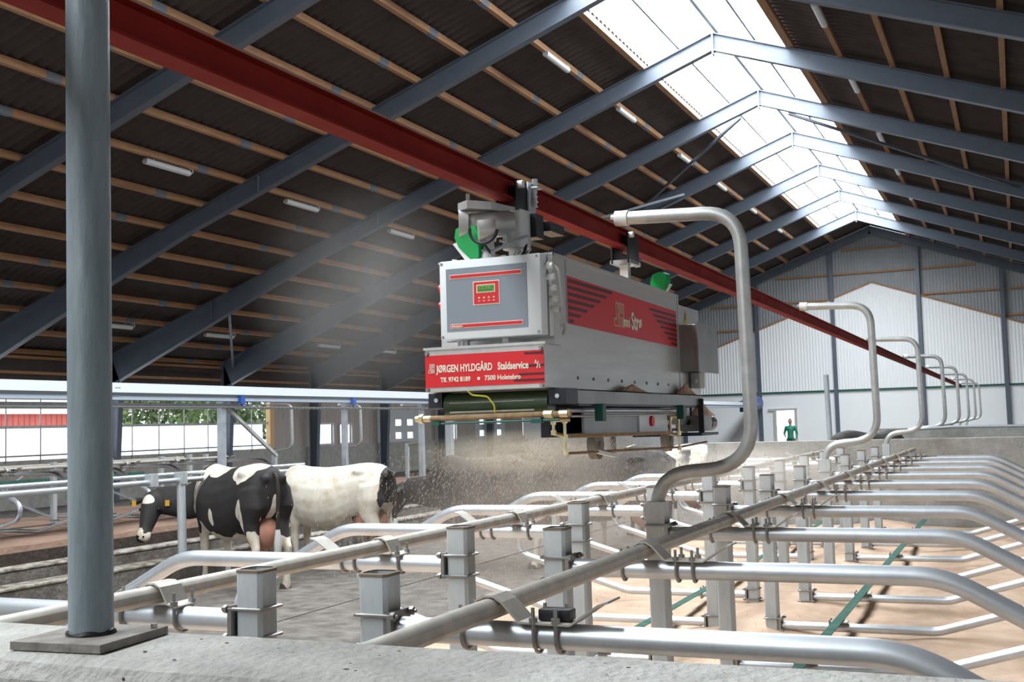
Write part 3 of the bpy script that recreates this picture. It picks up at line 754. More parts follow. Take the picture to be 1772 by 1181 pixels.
for x in (-1.812, -1.452):
    for z in (.310, .566): cyl(bm, (x, fy - .001, z), (x, fy + .006, z), .0055, 12)
part('lid_screw', bm, 'bolt', cb)
for z in (.485, .425): part('push_button', cyl(NB(), (-1.822, fy + .035, z), (-1.838, fy + .035, z), .014, 14), 'red', cb, label='red push button on the left side')
bm = NB()
for k in range(5): z = .535 - k * .036; cyl(bm, (-1.441, 3.59 + .012 * k, z), (-1.412, 3.59 + .012 * k, z), .011, 8); cyl(bm, (-1.43, 3.59 + .012 * k, z), (-1.426, 3.59 + .012 * k, z), .015, 8)
part('cable_gland', bm, 'whiteplastic', cb)
bm = NB(); tube(bm, rounded([(-1.412, 3.60, .535), (-1.395, 3.60, .52), (-1.395, 3.63, .40), (-1.41, 3.65, .33)], .02), .0055, 8); tube(bm, rounded([(-1.412, 3.636, .391), (-1.398, 3.64, .37), (-1.40, 3.66, .33), (-1.42, 3.69, .31)], .02), .006, 8)
part('cable', bm, 'cable', cb)
bm = NB()
for x in (-1.79, -1.72, -1.66, -1.60): cyl(bm, (x, fy + .06, .574), (x, fy + .06, .588), .010, 10)
part('top_gland', bm, 'whiteplastic', cb)
bm = NB()
for x in (-1.76, -1.60): cyl(bm, (x, 3.60, .266), (x, 3.60, .304), .022 if x < -1.7 else .012, 14)
part('stand_off', bm, 'steel', mc)
# front housing with the long red sign
bm = NB(); box(bm, -1.886, -1.436, 3.548, 3.705, .121, .272, .003)
fh = part('front_housing', bm, 'steel', mc, smooth=False)
bm = NB(); box(bm, -1.890, -1.430, 3.542, 3.560, .268, .277); part('front_lip', bm, 'steel', fh, smooth=False)
sg = part('front_sign', frect(-1.885, -1.4375, .137, .249, 3.5465), 'red', fh, smooth=False, label='long red name sign with cream lettering')
YS = 3.5445
bm = NB()
for k, (x0, z) in enumerate(((-1.508, .240), (-1.51, .198), (-1.53, .170), (-1.548, .150))):
    box(bm, x0, -1.4385, YS - .0002, YS + .001, z - .0035, z + .0035)
part('stripe', bm, 'stripe', sg, smooth=False)
bm = NB(); jh_logo(bm, lambda u, v: (u, YS - .001, v), -1.871, .188, .031, .023, .0014); part('logo', bm, 'cream', sg, smooth=False)
text('JØRGEN HYLDGÅRD', .0350, (-1.840, YS, .1895), RF, 'cream', sg, xs=.655, bold=.0009)
text('Staldservice', .0350, (-1.607, YS, .1895), RF, 'cream', sg, xs=.68, bold=.0009)
text('A', .018, (-1.471, YS, .204), RF, 'cream', sg, xs=.68, bold=.0005)
text('/', .032, (-1.464, YS, .189), RF, 'cream', sg, xs=.8, bold=.0006)
text('S', .018, (-1.456, YS, .1895), RF, 'cream', sg, xs=.68, bold=.0005)
text('Tlf. 9742 8189', .0225, (-1.826, YS, .1555), RF, 'cream', sg, xs=.88, bold=.0006)
text('7500 Holstebro', .0225, (-1.657, YS, .1555), RF, 'cream', sg, xs=.93, bold=.0006)
bm = NB(); cyl(bm, (-1.679, YS - .001, .1625), (-1.679, YS + .001, .1625), .0055, 16); part('dot', bm, 'cream', sg)
bm = NB()
for x in (-1.877, -1.447):
    for z in (.130, .256): cyl(bm, (x, 3.549, z), (x, 3.538, z), .0065, 10)
part('sign_screw', bm, 'bolt', fh)
# green-black belt drum under the front
bm = NB(); cyl(bm, (-1.845, 3.64, .075), (-1.452, 3.64, .075), .042, 28); part('belt_drum', bm, 'drum', mc)
bm = NB()
for z, r_ in ((.082, .002), (.050, .003)): tube(bm, [(-1.82, 3.60, z), (-1.50, 3.60, z)], r_, 6)
part('drum_bar', bm, 'galv_dust', mc)
for x0, x1, lab in ((-1.905, -1.850, None), (-1.448, -1.385, None)):
    bm = NB(); box(bm, x0, x1, 3.60, 3.72, .066, .120, .002); bk = part('drum_bracket', bm, 'blacksteel', mc, smooth=False)
    bm = NB(); cyl(bm, (x0 + .035, 3.60, .094), (x0 + .035, 3.592, .094), .008, 8); part('bolt', bm, 'galv', bk)
part('earth_wire', tube(NB(), rounded([(-1.71, 3.52, .121), (-1.70, 3.53, .106), (-1.655, 3.56, .10), (-1.635, 3.57, .07), (-1.638, 3.58, .045)], .02), .003, 8), 'yellow', mc, label='yellow-green earth wire')
# long frame plate under the side
bm = NB(); box(bm, -1.392, -1.386, 3.72, 5.42, .068, .118); box(bm, -1.47, -1.386, 3.72, 5.42, .114, .118); part('frame_plate', bm, 'steeldark', mc, smooth=False)
bm = NB(); box(bm, -1.93, -1.39, 3.74, 5.42, .060, .068); box(bm, -1.90, -1.88, 3.7, 5.42, .06, .118); part('under_frame', bm, 'blacksteel', mc, smooth=False)
bm = NB(); box(bm, -1.46, -1.450, 3.95, 5.05, -.05, .055); part('side_panel', bm, 'steeldark', mc, smooth=False)
bm = NB(); box(bm, -1.452, -1.444, 4.60, 5.02, -.045, .028); rp_ = part('motor_plate', bm, 'enclosure', mc, smooth=False)
part('red_knob', cyl(NB(), (-1.444, 4.76, .000), (-1.432, 4.76, .000), .022, 20), 'red', rp_, label='round red knob')
bm = NB(); tube(bm, [(-1.43, 3.74, .045), (-1.43, 5.10, .045)], .0075, 10); tube(bm, [(-1.42, 3.74, .025), (-1.42, 5.10, .028)], .004, 8); part('guide_rod', bm, 'galv', mc)
bm = NB(); tube(bm, [(-1.92, 3.58, .030), (-1.36, 3.58, .034)], .010, 10)
part('front_rod', bm, 'rustrod', mc, label='brown dusty rod across the front')
bm = NB(); cyl(bm, (-1.945, 3.58, .030), (-1.885, 3.58, .030), .011, 12); cyl(bm, (-1.93, 3.58, .030), (-1.915, 3.58, .030), .016, 6)
part('rod_fitting', cyl(NB(), (-1.40, 3.58, .034), (-1.37, 3.58, .034), .013, 8), 'brass', mc); part('rod_fitting', cyl(NB(), (-1.455, 3.58, .034), (-1.425, 3.58, .034), .014, 8), 'brass', mc)
part('rod_fitting', bm, 'brass', mc, label='yellow zinc pipe fitting')
for x, y in ((-1.375, 3.93), (-1.375, 5.02)):
    bm = NB(); box(bm, x - .02, x + .012, y - .02, y + .02, .005, .068, .003); part('green_bracket', bm, 'dkgreen', mc, smooth=False)
bm = NB(); tube(bm, [(-1.88, 3.575, .012), (-1.40, 3.575, .014)], .004, 8); box(bm, -1.875, -1.845, 3.565, 3.585, .006, .018); box(bm, -1.50, -1.46, 3.565, 3.585, .004, .018); part('green_bar', bm, 'dkgreen', mc)
# nozzle ladder at the two ends and the swinging bars
for (x, y, z0, z1) in ((-1.43, 3.70, -.108, .015), (-1.41, 5.08, -.135, .02)):
    bm = NB()
    tube(bm, [(x, y, z1), (x, y, z0)], .0055, 10); tube(bm, [(x - .03, y - .03, z1), (x - .03, y - .03, z0 + .07)], .005, 10)
    for z in (z1 - .005, (z1 + z0) / 2, z0 + .01): cyl(bm, (x, y, z - .009), (x, y, z + .009), .0105, 6)
    for z in (z1 - .01, z1 - .045): cyl(bm, (x - .03, y - .03, z - .008), (x - .03, y - .03, z + .008), .010, 6)
    tube(bm, [(x - .03, y - .03, z0 + .075), (x, y, z0 + .065)], .007, 8); tube(bm, [(x - .04, y - .03, z1), (x + .02, y, z1)], .009, 8)
    part('pipe_riser', bm, 'brass', mc, label='riser pipe with yellow zinc fittings')
bm = NB(); bar(bm, (-1.44, 3.74, -.040), (-1.43, 4.98, -.052), .03, .008); tube(bm, [(-1.43, 3.74, -.046), (-1.425, 5.0, -.056)], .005, 8)
part('cross_bar', bm, 'rustrod', mc, smooth=False)
bm = NB(); tube(bm, [(-1.43, 3.70, -.103), (-1.42, 5.10, -.122), (-1.42, 5.62, -.11)], .005, 8); part('swing_rod', bm, 'rustrod', mc)
bm = NB(); box(bm, -1.56, -1.455, 3.80, 5.25, -.048, -.036); box(bm, -1.56, -1.53, 3.80, 5.2, -.036, .06); part('lower_deck', bm, 'blacksteel', mc, smooth=False)
for y in (4.16, 5.14):
    bm = NB(); cyl(bm, (-1.50, y, -.085), (-1.468, y, -.085), .055, 32); cyl(bm, (-1.468, y, -.085), (-1.460, y, -.085), .014, 8); wh = part('spinner_wheel', bm, 'disk', mc)
bm = NB(); bar(bm, (-1.43, 4.02, -.106), (-1.41, 4.17, -.128), .02, .012); part('white_strip', bm, 'whiteplastic', mc, label='short white plastic strip on the swinging rod', smooth=False)
bm = NB(); box(bm, -1.52, -1.40, 5.42, 5.66, -.055, .02); cyl(bm, (-1.46, 5.66, -.018), (-1.46, 5.78, -.018), .036, 16); cyl(bm, (-1.46, 5.78, -.018), (-1.46, 5.86, -.018), .040, 16)
part('gear_motor', bm, 'steeldark', mc)
bm = NB(); box(bm, -1.39, -1.365, 5.36, 5.375, -.07, .10); box(bm, -1.7, -1.36, 5.30, 5.62, -.075, -.062); part('rear_bracket', bm, 'blacksteel', mc, smooth=False)
def mound(cx, cy, cz, rx, ry, h):
    bm = NB(); n = 16; top = bm.verts.new((cx, cy, cz + h)); prev = None
    for k in range(1, 7):
        f = k / 6; ring = [bm.verts.new((cx + rx * f * math.cos(2 * PI * i / n), cy + ry * f * math.sin(2 * PI * i / n), cz + h * (1 - f) ** 1.15 + .004 * noise.noise(Vector((i * 1.3, k, cx * 9))))) for i in range(n)]
        for i in range(n):
            if prev: bm.faces.new((prev[i], ring[i], ring[(i + 1) % n], prev[(i + 1) % n]))
            else: bm.faces.new((top, ring[i], ring[(i + 1) % n]))
        prev = ring
    return bm
part('sawdust_heap', mound(-1.45, 5.66, .018, .06, .17, .075), 'sawdust', mc, label='sawdust heap on the rear gear motor', angle=80)
part('sawdust_heap', mound(-1.43, 4.48, .118, .035, .20, .035), 'sawdust', mc, label='sawdust ridge on the side plate', angle=80)
part('sawdust_heap', mound(-1.43, 5.30, .118, .04, .14, .06), 'sawdust', mc, label='sawdust drift in the rear corner', angle=80)
# trolleys
def trolley(y, full):
    nm = 'drive_trolley' if full else 'rear_trolley'
    bm = NB()
    for s_ in (-1, 1):
        cyl(bm, (bx + s_ * .012, y, .842), (bx + s_ * .034, y, .842), .024, 18); cyl(bm, (bx + s_ * .012, y + .09, .842), (bx + s_ * .034, y + .09, .842), .024, 18)
        box(bm, bx + s_ * .040 - .004, bx + s_ * .040 + .004, y - .035, y + .125, .735, .875, .002)
    tr_ = part(nm, bm, 'black', mc)
    part('roller_bolt', cyl(NB(), (bx + .036, y - .01, .868), (bx + .062, y - .01, .868), .014, 14), 'whiteplastic', tr_); part('roller_bolt', cyl(NB(), (bx + .030, y + .1, .74), (bx + .055, y + .1, .74), .012, 10), 'whiteplastic', tr_)
    bm = NB(); box(bm, bx - .05, bx + .05, y - .03, y + .12, .735, .752); part('cross_plate', bm, 'steeldark', tr_, smooth=False)
    if full:
        bm = NB(); box(bm, bx + .046, bx + .052, y + .06, y + .13, .74, .89); tube(bm, [(bx + .062, y + .10, .80), (bx + .062, y + .10, .905)], .007, 8); box(bm, bx + .040, bx + .082, y + .075, y + .125, .868, .874); cyl(bm, (bx + .062, y + .10, .885), (bx + .062, y + .10, .905), .012, 8)
        tube(bm, [(bx + .062 + .009 * math.cos(a), y + .10 + .009 * math.sin(a), .80 + .006 * a / 2) for a in [k * .6 for k in range(36)]], .0022, 5)
        part('tension_spring', bm, 'galv', tr_, label='bright spring and bolt holding the drive roller')
    return tr_
t1 = trolley(3.78, True); t2 = trolley(5.08, False)
def gear():
    n0 = set(t1.children)
    bm = NB(); prism(bm, [(-1.755, 3.57), (-1.70, 3.53), (-1.64, 3.60), (-1.60, 3.80), (-1.62, 3.93), (-1.68, 3.93), (-1.69, 3.76), (-1.745, 3.68)], .752, .780, axis='z')
    part('mount_plate', bm, 'steel', t1, smooth=False)
    bm = NB(); cyl(bm, (-1.79, 3.50, .782), (-1.79, 3.50, .812), .007, 8)
    part('mount_bolt', bm, 'bolt', t1)
    bm = NB(); cyl(bm, (-1.66, 3.62, .62), (-1.66, 3.62, .752), .05, 20)
    part('gear_housing', bm, 'motor', t1)
    bm = NB(); cyl(bm, (-1.80, 3.52, .700), (-1.66, 3.60, .712), .046, 24); cyl(bm, (-1.83, 3.505, .705), (-1.80, 3.52, .705), .056, 24)
    part('drive_motor', bm, 'motor', t1)
    bm = NB(); cyl(bm, (-1.735, 3.46, .668), (-1.685, 3.49, .672), .040, 22); part('motor_cap', bm, 'steel', t1)
    bm = NB(); box(bm, -1.655, -1.60, 3.66, 3.73, .665, .75); box(bm, -1.64, -1.585, 3.76, 3.90, .70, .735); part('motor_clamp', bm, 'black', t1, smooth=False)
    bm = NB(); tube(bm, [(-1.71 + .052 * math.cos(a), 3.45, .672 + .048 * math.sin(a)) for a in [PI * .95 + k * .2 for k in range(17)]], .006, 8); tube(bm, rounded([(-1.71, 3.45, .622), (-1.71, 3.50, .60), (-1.72, 3.56, .58)], .02), .005, 8); tube(bm, rounded([(-1.62, 3.62, .65), (-1.615, 3.58, .60), (-1.64, 3.58, .575)], .02), .006, 8); part('motor_cable', bm, 'black', t1)
    bm = NB(); tube(bm, rounded([(-1.78, 3.50, .618), (-1.70, 3.50, .600), (-1.63, 3.52, .63), (-1.61, 3.6, .66)], .02), .0055, 8); tube(bm, rounded([(-1.70, 3.50, .600), (-1.715, 3.52, .585), (-1.715, 3.56, .575)], .02), .005, 8); part('loose_cable', bm, 'cable', t1)

    for c in t1.children:
        if c not in n0 and c.name.split('.')[0] != 'mount_plate': c.location.x += .07; c.location.y += .08
gear()
# suspension tubes between trolley and hopper
for y, tr_ in ((3.83, t1), (5.12, t2)):
    bm = NB(); box(bm, bx - .02, bx + .02, y - .02, y + .02, .55, .740); box(bm, bx - .20, bx + .18, y - .015, y + .015, .555, .575); part('suspension_tube', bm, 'steel', tr_, smooth=False)
bm = NB(); tube(bm, [(-1.665, 3.60, .575), (-1.655, 3.60, .60), (-1.66, 3.62, .65)], [.026, .024, .015], 14); part('hose_neck', bm, 'whiteplastic', t1)
bm = NB()
for k in range(5): tube(bm, [(-1.60 + .012 * k, 3.70, .60), (-1.585 + .01 * k, 3.72, .645 - .006 * k)], .0035, 6)
tube(bm, rounded([(-1.64, 3.66, .65), (-1.58, 3.68, .64), (-1.56, 3.70, .61), (-1.60, 3.7, .59)], .012), .004, 6)
part('suspension_chain', bm, 'galv', t1)
def reflector(c, yaw_, m_):
    cx2, cy2, cz2 = c; bm = NB()
    R_ = Matrix.Rotation(yaw_, 3, 'Z')
    pr = [(-.05, .025), (-.045, .055), (-.015, .070), (.03, .060), (.045, .02), (.04, -.05), (.015, -.06), (-.035, -.01)]
    a = [bm.verts.new(Vector(c) + R_ @ Vector((u, -.012, v))) for u, v in pr]; b = [bm.verts.new(Vector(c) + R_ @ Vector((u, .03, v))) for u, v in pr]; n = len(pr)
    bm.faces.new(a); bm.faces.new(list(reversed(b)))
    for i in range(n): bm.faces.new((a[i], b[i], b[(i + 1) % n], a[(i + 1) % n]))
    g_ = part('green_guard', bm, 'green', m_, smooth=False, label='bright green angular guard')
    bm = NB(); p = [Vector(c) + R_ @ Vector(q) for q in ((-.060, -.008, .005), (.010, -.008, -.085), (.026, -.008, -.075), (-.035, -.008, .012))]
    q = [v + R_ @ Vector((0, .006, 0)) for v in p]
    A = [bm.verts.new(v) for v in p]; B = [bm.verts.new(v) for v in q]; bm.faces.new(A); bm.faces.new(list(reversed(B)))
    for i in range(4): bm.faces.new((A[i], B[i], B[(i + 1) % 4], A[(i + 1) % 4]))
    part('guard_strap', bm, 'whiteplastic', g_, smooth=False)
reflector((-1.715, 3.57, .632), 0.0, mc); reflector((-1.57, 5.44, .660), PI * .9, mc)

# falling sawdust: chips in the air under the machine
bm = NB()
for _ in range(10000):
    src = random.random(); fy_ = random.uniform(3.9, 5.3)
    t = random.random() ** .7
    side = -1 if random.random() < .88 else .55
    x = -1.70 + side * t * random.uniform(.2, 1.5); z = -.08 - t * t * random.uniform(.1, 1.25) + random.uniform(-.05, .05)
    y = fy_ + random.gauss(0, .3) + t * random.uniform(0, 2.2)
    z = max(z, BED + .02)
    v = Vector((side * .8 * (1 - .4 * t), random.gauss(0, .15), -.4 - 1.6 * t + random.gauss(0, .12))).normalized()
    L = random.uniform(.006, .022); wv = v.cross(Vector((0, 1, .2))).normalized() * random.uniform(.0004, .0010); wv2 = v.cross(wv).normalized() * .001
    p = Vector((x, y, z)); a = bm.verts.new(p - v * L / 2); b = bm.verts.new(p + wv); c = bm.verts.new(p + v * L / 2); d = bm.verts.new(p - wv + wv2)
    bm.faces.new((a, b, c, d))
sw = link('falling_sawdust', bm, 'chips', None, origin=(-1.65, 4.6, -1), smooth=False)
tag(sw, 'sawdust chips flying out and falling below the machine', 'sawdust', kind='stuff')

# ================================================================== BACK WALLS OF THE CUBICLE BLOCK
def lowwall(name, x0, x1, y0, y1, zt, lab):
    bm = NB(); box(bm, x0, x1, y0, y1, FLOOR, zt, .01); return solo(name, bm, 'concrete', lab, 'wall', smooth=False)
lowwall('concrete_wall', -3.75, 3.5, 14.85, 15.0, -.305, 'low concrete wall closing the far end of the near stalls')
lowwall('concrete_wall', -2.05, 6, 19.2, 19.35, -.22, 'second low concrete wall beyond the cross passage, under the far hoops')
solo('rail_post', tube(NB(), [(-2.98, 20.5, FLOOR), (-3.02, 20.5, .72)], .045, 12), 'galv_dull', 'lone galvanised post standing free in front of the white gable wall', 'post')
solo('water_trough_pipe', tube(NB(), rounded([(-1.55, 18.6, -.24), (-.9, 18.6, -.215), (1.5, 18.6, -.235)], .1), .022, 10), 'galv', 'level galvanised pipe lying over the cross passage behind the stalls', 'pipe')

# ================================================================== FAR LEFT: FEED CURBS, SECOND CUBICLE ROW, CONVEYOR
for x, lab in ((-9.33, 'nearer long dirty concrete curb beside the cow alley'), (-10.66, 'farther long dirty concrete curb behind the cow alley')):
    t = thing('feed_curb', lab, 'curb', (x, 20, FLOOR), 'feed curbs')
    bm = NB(); box(bm, x - .12, x + .12, 4.0, 40, FLOOR, -1.50); part('curb_base', bm, 'floor', t, smooth=False)
    bm = NB(); box(bm, x - .13, x + .13, 4.0, 40, -1.50, -1.465, .01); part('curb_cap', bm, 'curb', t, smooth=False, label='pale concrete top strip')  # top strip in a paler concrete than the base below
bm = NB(); box(bm, -10.53, -9.46, 4.0, 40, FLOOR, -1.62); box(bm, -11.75, -10.79, 4.0, 40, FLOOR, -1.66)
o = solo('feed_strip', bm, 'manure', 'dark wet dirt strip lying between the concrete curbs', 'dirt', smooth=False); o['kind'] = 'stuff'
bd2 = thing('bedding_platform', 'raised bed of brown bedding behind the curbs at the left', 'bedding', (-13.7, 18, FLOOR)); bd2['kind'] = 'stuff'
part('bedding', bed_mesh(-15.9, -11.75, 4.0, 40.0, 9.0, .04), 'sandfar', bd2, angle=80)
bm = NB(); box(bm, -11.78, -11.70, 4.0, 40, FLOOR, BED - .08); part('kerb_face', bm, 'manure', bd2, smooth=False)
SX = -12.05
LAB_F = lambda w_, i: '%s in the distant brown-bedded stalls, %s from the camera' % (w_, ORD[i])
for i in range(7):
    y = 9.7 + 1.2 * i
    dup(d_r, (SX, y - 2.5, 0), LAB_F('galvanised divider loop', i), 'dividers in the far left stalls'); dup(p_r, (SX, y - 2.5, 0), LAB_F('square stall post', i), 'posts in the far left stalls')
    if i % 2 == 0: dup(d_l, (SX, y - 2.5, 0), LAB_F('divider facing the side wall', i), 'dividers in the far left stalls'); dup(p_l, (SX, y - 2.5, 0), LAB_F('back row stall post', i), 'posts in the far left stalls')
for x, lab in ((-13.2, 'front'), (-14.2, 'back')):
    solo('neck_rail', tube(NB(), [(x, 8, -.43), (x, 17.1, -.43)], .026, 10), 'galv_dust', 'dull neck rail over the distant left stalls, %s one' % lab, 'rail', 'neck rails over the far stalls')
for x, z, lab in ((-12.9, -1.245, 'low over the brown bedding'), (-15.3, -.72, 'along the back of the distant left stalls')):
    solo('brisket_strap', bar(NB(), (x, 8, z), (x, 17.3, z), .07 if z < -1 else .01, .006 if z < -1 else .07), 'strap', 'green strap running ' + lab, 'strap', 'green straps in the far stalls', smooth=False)
for i, y in enumerate((19.0, 21.6, 24.4)):
    dup(p_r, (SX, y - 2.5, 0), 'square post in the far stalls carrying the bent pipe ' + ['left of the paired windows', 'just right of the paired windows', 'by the six-pane door'][i], 'posts in the far left stalls')
    far_hoop = dup(h0, (SX, y - 4.9, 0), 'distant S-bent galvanised pipe below the white conveyor, %s' % ['left of the paired windows', 'just right of the paired windows', 'right of the six-pane door'][i], 'pipe hangers over the far stalls')
    far_hoop.scale = (1, 1, .80)
# head rail with its post by the black and white cow
fp = thing('head_rail', 'pair of pale blue-grey rails on a post in front of the patterned cow', 'rail', (-9.05, 10.8, -1.47))
part('rail_post', tube(NB(), [(-9.03, 10.85, -1.47), (-9.05, 10.85, -.46)], .052, 14), 'galv_dull', fp)
part('upper_rail', tube(NB(), [(-9.12, 5, -.462), (-9.12, 13.5, -.462)], .022, 10), 'galv', fp); part('lower_rail', tube(NB(), [(-9.05, 5, -.535), (-9.05, 13.5, -.535)], .032, 12), 'galv', fp)
for y in (10.85, 10.35): part('rail_clamp', box(NB(), -9.13, -8.99, y - .05, y + .05, -.58, -.44), 'galv_dull', fp, smooth=False)
# conveyor
dv = thing('feed_conveyor', 'long white conveyor beam running across the left half behind the machine', 'conveyor', (-11.3, 20, .5))
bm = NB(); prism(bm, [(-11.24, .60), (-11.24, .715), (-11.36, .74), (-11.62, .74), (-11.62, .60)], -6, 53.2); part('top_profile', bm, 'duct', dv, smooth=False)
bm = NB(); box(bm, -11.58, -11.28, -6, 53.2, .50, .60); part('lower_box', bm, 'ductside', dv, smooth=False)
bm = NB()
for y in (11.7, 11.95, 12.2): box(bm, -11.245, -11.235, y - .05, y + .05, .66, .672); box(bm, -11.285, -11.272, y - .05, y + .05, .55, .56)
part('splice_mark', bm, 'ductside', dv, smooth=False)
for y in (14.95, 18.3, 21.4):
    bm = NB(); box(bm, -11.30, -11.22, y - .05, y + .05, .46, .58); tube(bm, rounded([(-11.25, y, .47), (-11.25, y, .43), (-11.25, y + .08, .42)], .02), .015, 6); part('blue_clip', bm, 'blue', dv, smooth=False, label='blue cable clip')
bm = NB(); tube(bm, [(-11.2, -6, .40), (-11.2, 40, .40)], .012, 6)
for k in range(90): cyl(bm, (-11.2, 15 + k * .11, .385), (-11.2, 15 + k * .11 + .05, .385), .02, 5)
part('drive_chain', bm, 'bolt', dv)
bm = NB(); cyl(bm, (-11.25, 52.6, .72), (-11.25, 54.2, .72), .34, 18); box(bm, -11.6, -11.1, 52.2, 53.3, .3, .8); part('end_motor', bm, 'blue', dv, label='blue drive motor at the far end')
bm = NB(); tube(bm, rounded([(-11.4, 39.5, .72), (-11.4, 39.5, 1.05), (-11.4, 42.0, 1.05), (-11.4, 42.0, .72)], .02), .03, 6); part('blue_frame', bm, 'blue', dv, label='small blue pipe frame on the beam')
for i, (y, wd_) in enumerate(((14.7, .05), (18.3, .045), (21.3, .05), (22.6, .07))):
    t = thing('conveyor_post', 'grey steel post under the white conveyor, %s' % ['with a diagonal brace, above the patterned cow', 'between the two bright windows', 'beside the six-pane door', 'thickest one, at the machine\'s left edge'][i], 'post', (-11.45, y, FLOOR), 'posts under the conveyor')
    part('shaft', box(NB(), -11.45 - wd_, -11.45 + wd_, y - wd_, y + wd_, FLOOR, .50), 'galv', t, smooth=False)
    if i == 0:
        part('brace', bar(NB(), (-11.45, 14.8, .42), (-11.45, 16.15, -.40), .05, .05), 'galv_dull', t, smooth=False); part('cross_arm', bar(NB(), (-11.40, 10.2, .44), (-11.40, 15.3, .44), .05, .05), 'galv_dull', t, smooth=False)

# ================================================================== LAMPS
def lamp(x, y, label):
    z = rz(x) - .02
    t = thing('fluorescent_lamp', label, 'lamp', (x, y, z), 'strip lamps under the roof purlins')
    bm = NB(); box(bm, x - .05, x + .05, y - .63, y + .63, z - .065, z - .030); part('housing', bm, 'winframe', t, smooth=False)
    bm = NB(); pr = [(x - .065, z - .065), (x - .055, z - .115), (x - .02, z - .135), (x + .02, z - .135), (x + .055, z - .115), (x + .065, z - .065)]
    prism(bm, pr, y - .64, y + .64); part('diffuser', bm, 'fixture', t, smooth=False)
    bm = NB()
    for s_ in (-.4, .4): bar(bm, (x, y + s_, z - .03), (x, y + s_, z + .01), .03, .03, up=(0, 1, 0))
    part('hanger', bm, 'purlinfix', t, smooth=False)
    part('cable', tube(NB(), rounded([(x, y + .63, z - .05), (x, y + .76, z - .06), (x, y + .76, z + .02), (x, y + .62, z + .03)], .05), .009, 6), 'whiteplastic', t)
    return t
L0 = lamp(-8.46, 17.3, 'x')
def lab_l(row, i): return 'strip lamp %s, %s from the camera' % (row, ORD[i])
rows = [(-8.46, 'just left of the rooflight', [17.3, 22.1, 26.8, 32.3, 36.7, 41.5, 46.5]), (-14.95, 'midway down the left slope', [12.4, 17.6, 22.2, 26.9]), (-21.4, 'low on the left slope near the eaves', [23.1, 27.4, 33.3, 37.2]), (-3.0, 'right of the rooflight', [21.7, 26.7, 32.4, 36.9, 41.6, 46.2])]
for x, row, ys in rows:
    for i, y in enumerate(ys):
        if x == -8.46 and i == 0: L0['label'] = lab_l(row, 0)
        else: dup(L0, (x + 8.46, y - 17.3, rz(x) - rz(-8.46)), lab_l(row, i))

# ================================================================== COWS
def coat(name, black=(0.022, 0.019, 0.019), white=(0.70, 0.65, 0.56)):
    m = bpy.data.materials.new(name); m.use_nodes = True; nt = m.node_tree; b = nt.nodes['Principled BSDF']; b.inputs['Roughness'].default_value = .75
    at = nt.nodes.new('ShaderNodeAttribute'); at.attribute_name = 'patch'
    cr = nt.nodes.new('ShaderNodeValToRGB'); cr.color_ramp.elements[0].position = .44; cr.color_ramp.elements[1].position = .56
    cr.color_ramp.elements[0].color = (*black, 1); cr.color_ramp.elements[1].color = (*white, 1)
    tc = nt.nodes.new('ShaderNodeTexCoord'); n = nt.nodes.new('ShaderNodeTexNoise'); n.inputs['Scale'].default_value = 7; n.inputs['Detail'].default_value = 5
    mx = nt.nodes.new('ShaderNodeMixRGB'); mx.blend_type = 'MULTIPLY'; mx.inputs[2].default_value = (.72, .62, .50, 1)
    mr = nt.nodes.new('ShaderNodeMapRange'); mr.inputs['From Min'].default_value = .45; mr.inputs['From Max'].default_value = .8
    nt.links.new(at.outputs['Fac'], cr.inputs[0]); nt.links.new(tc.outputs['Object'], n.inputs['Vector']); nt.links.new(n.outputs['Fac'], mr.inputs['Value']); nt.links.new(mr.outputs[0], mx.inputs[0]); nt.links.new(cr.outputs[0], mx.inputs[1]); nt.links.new(mx.outputs[0], b.inputs['Base Color'])
    return m
COAT = coat('cow_coat')
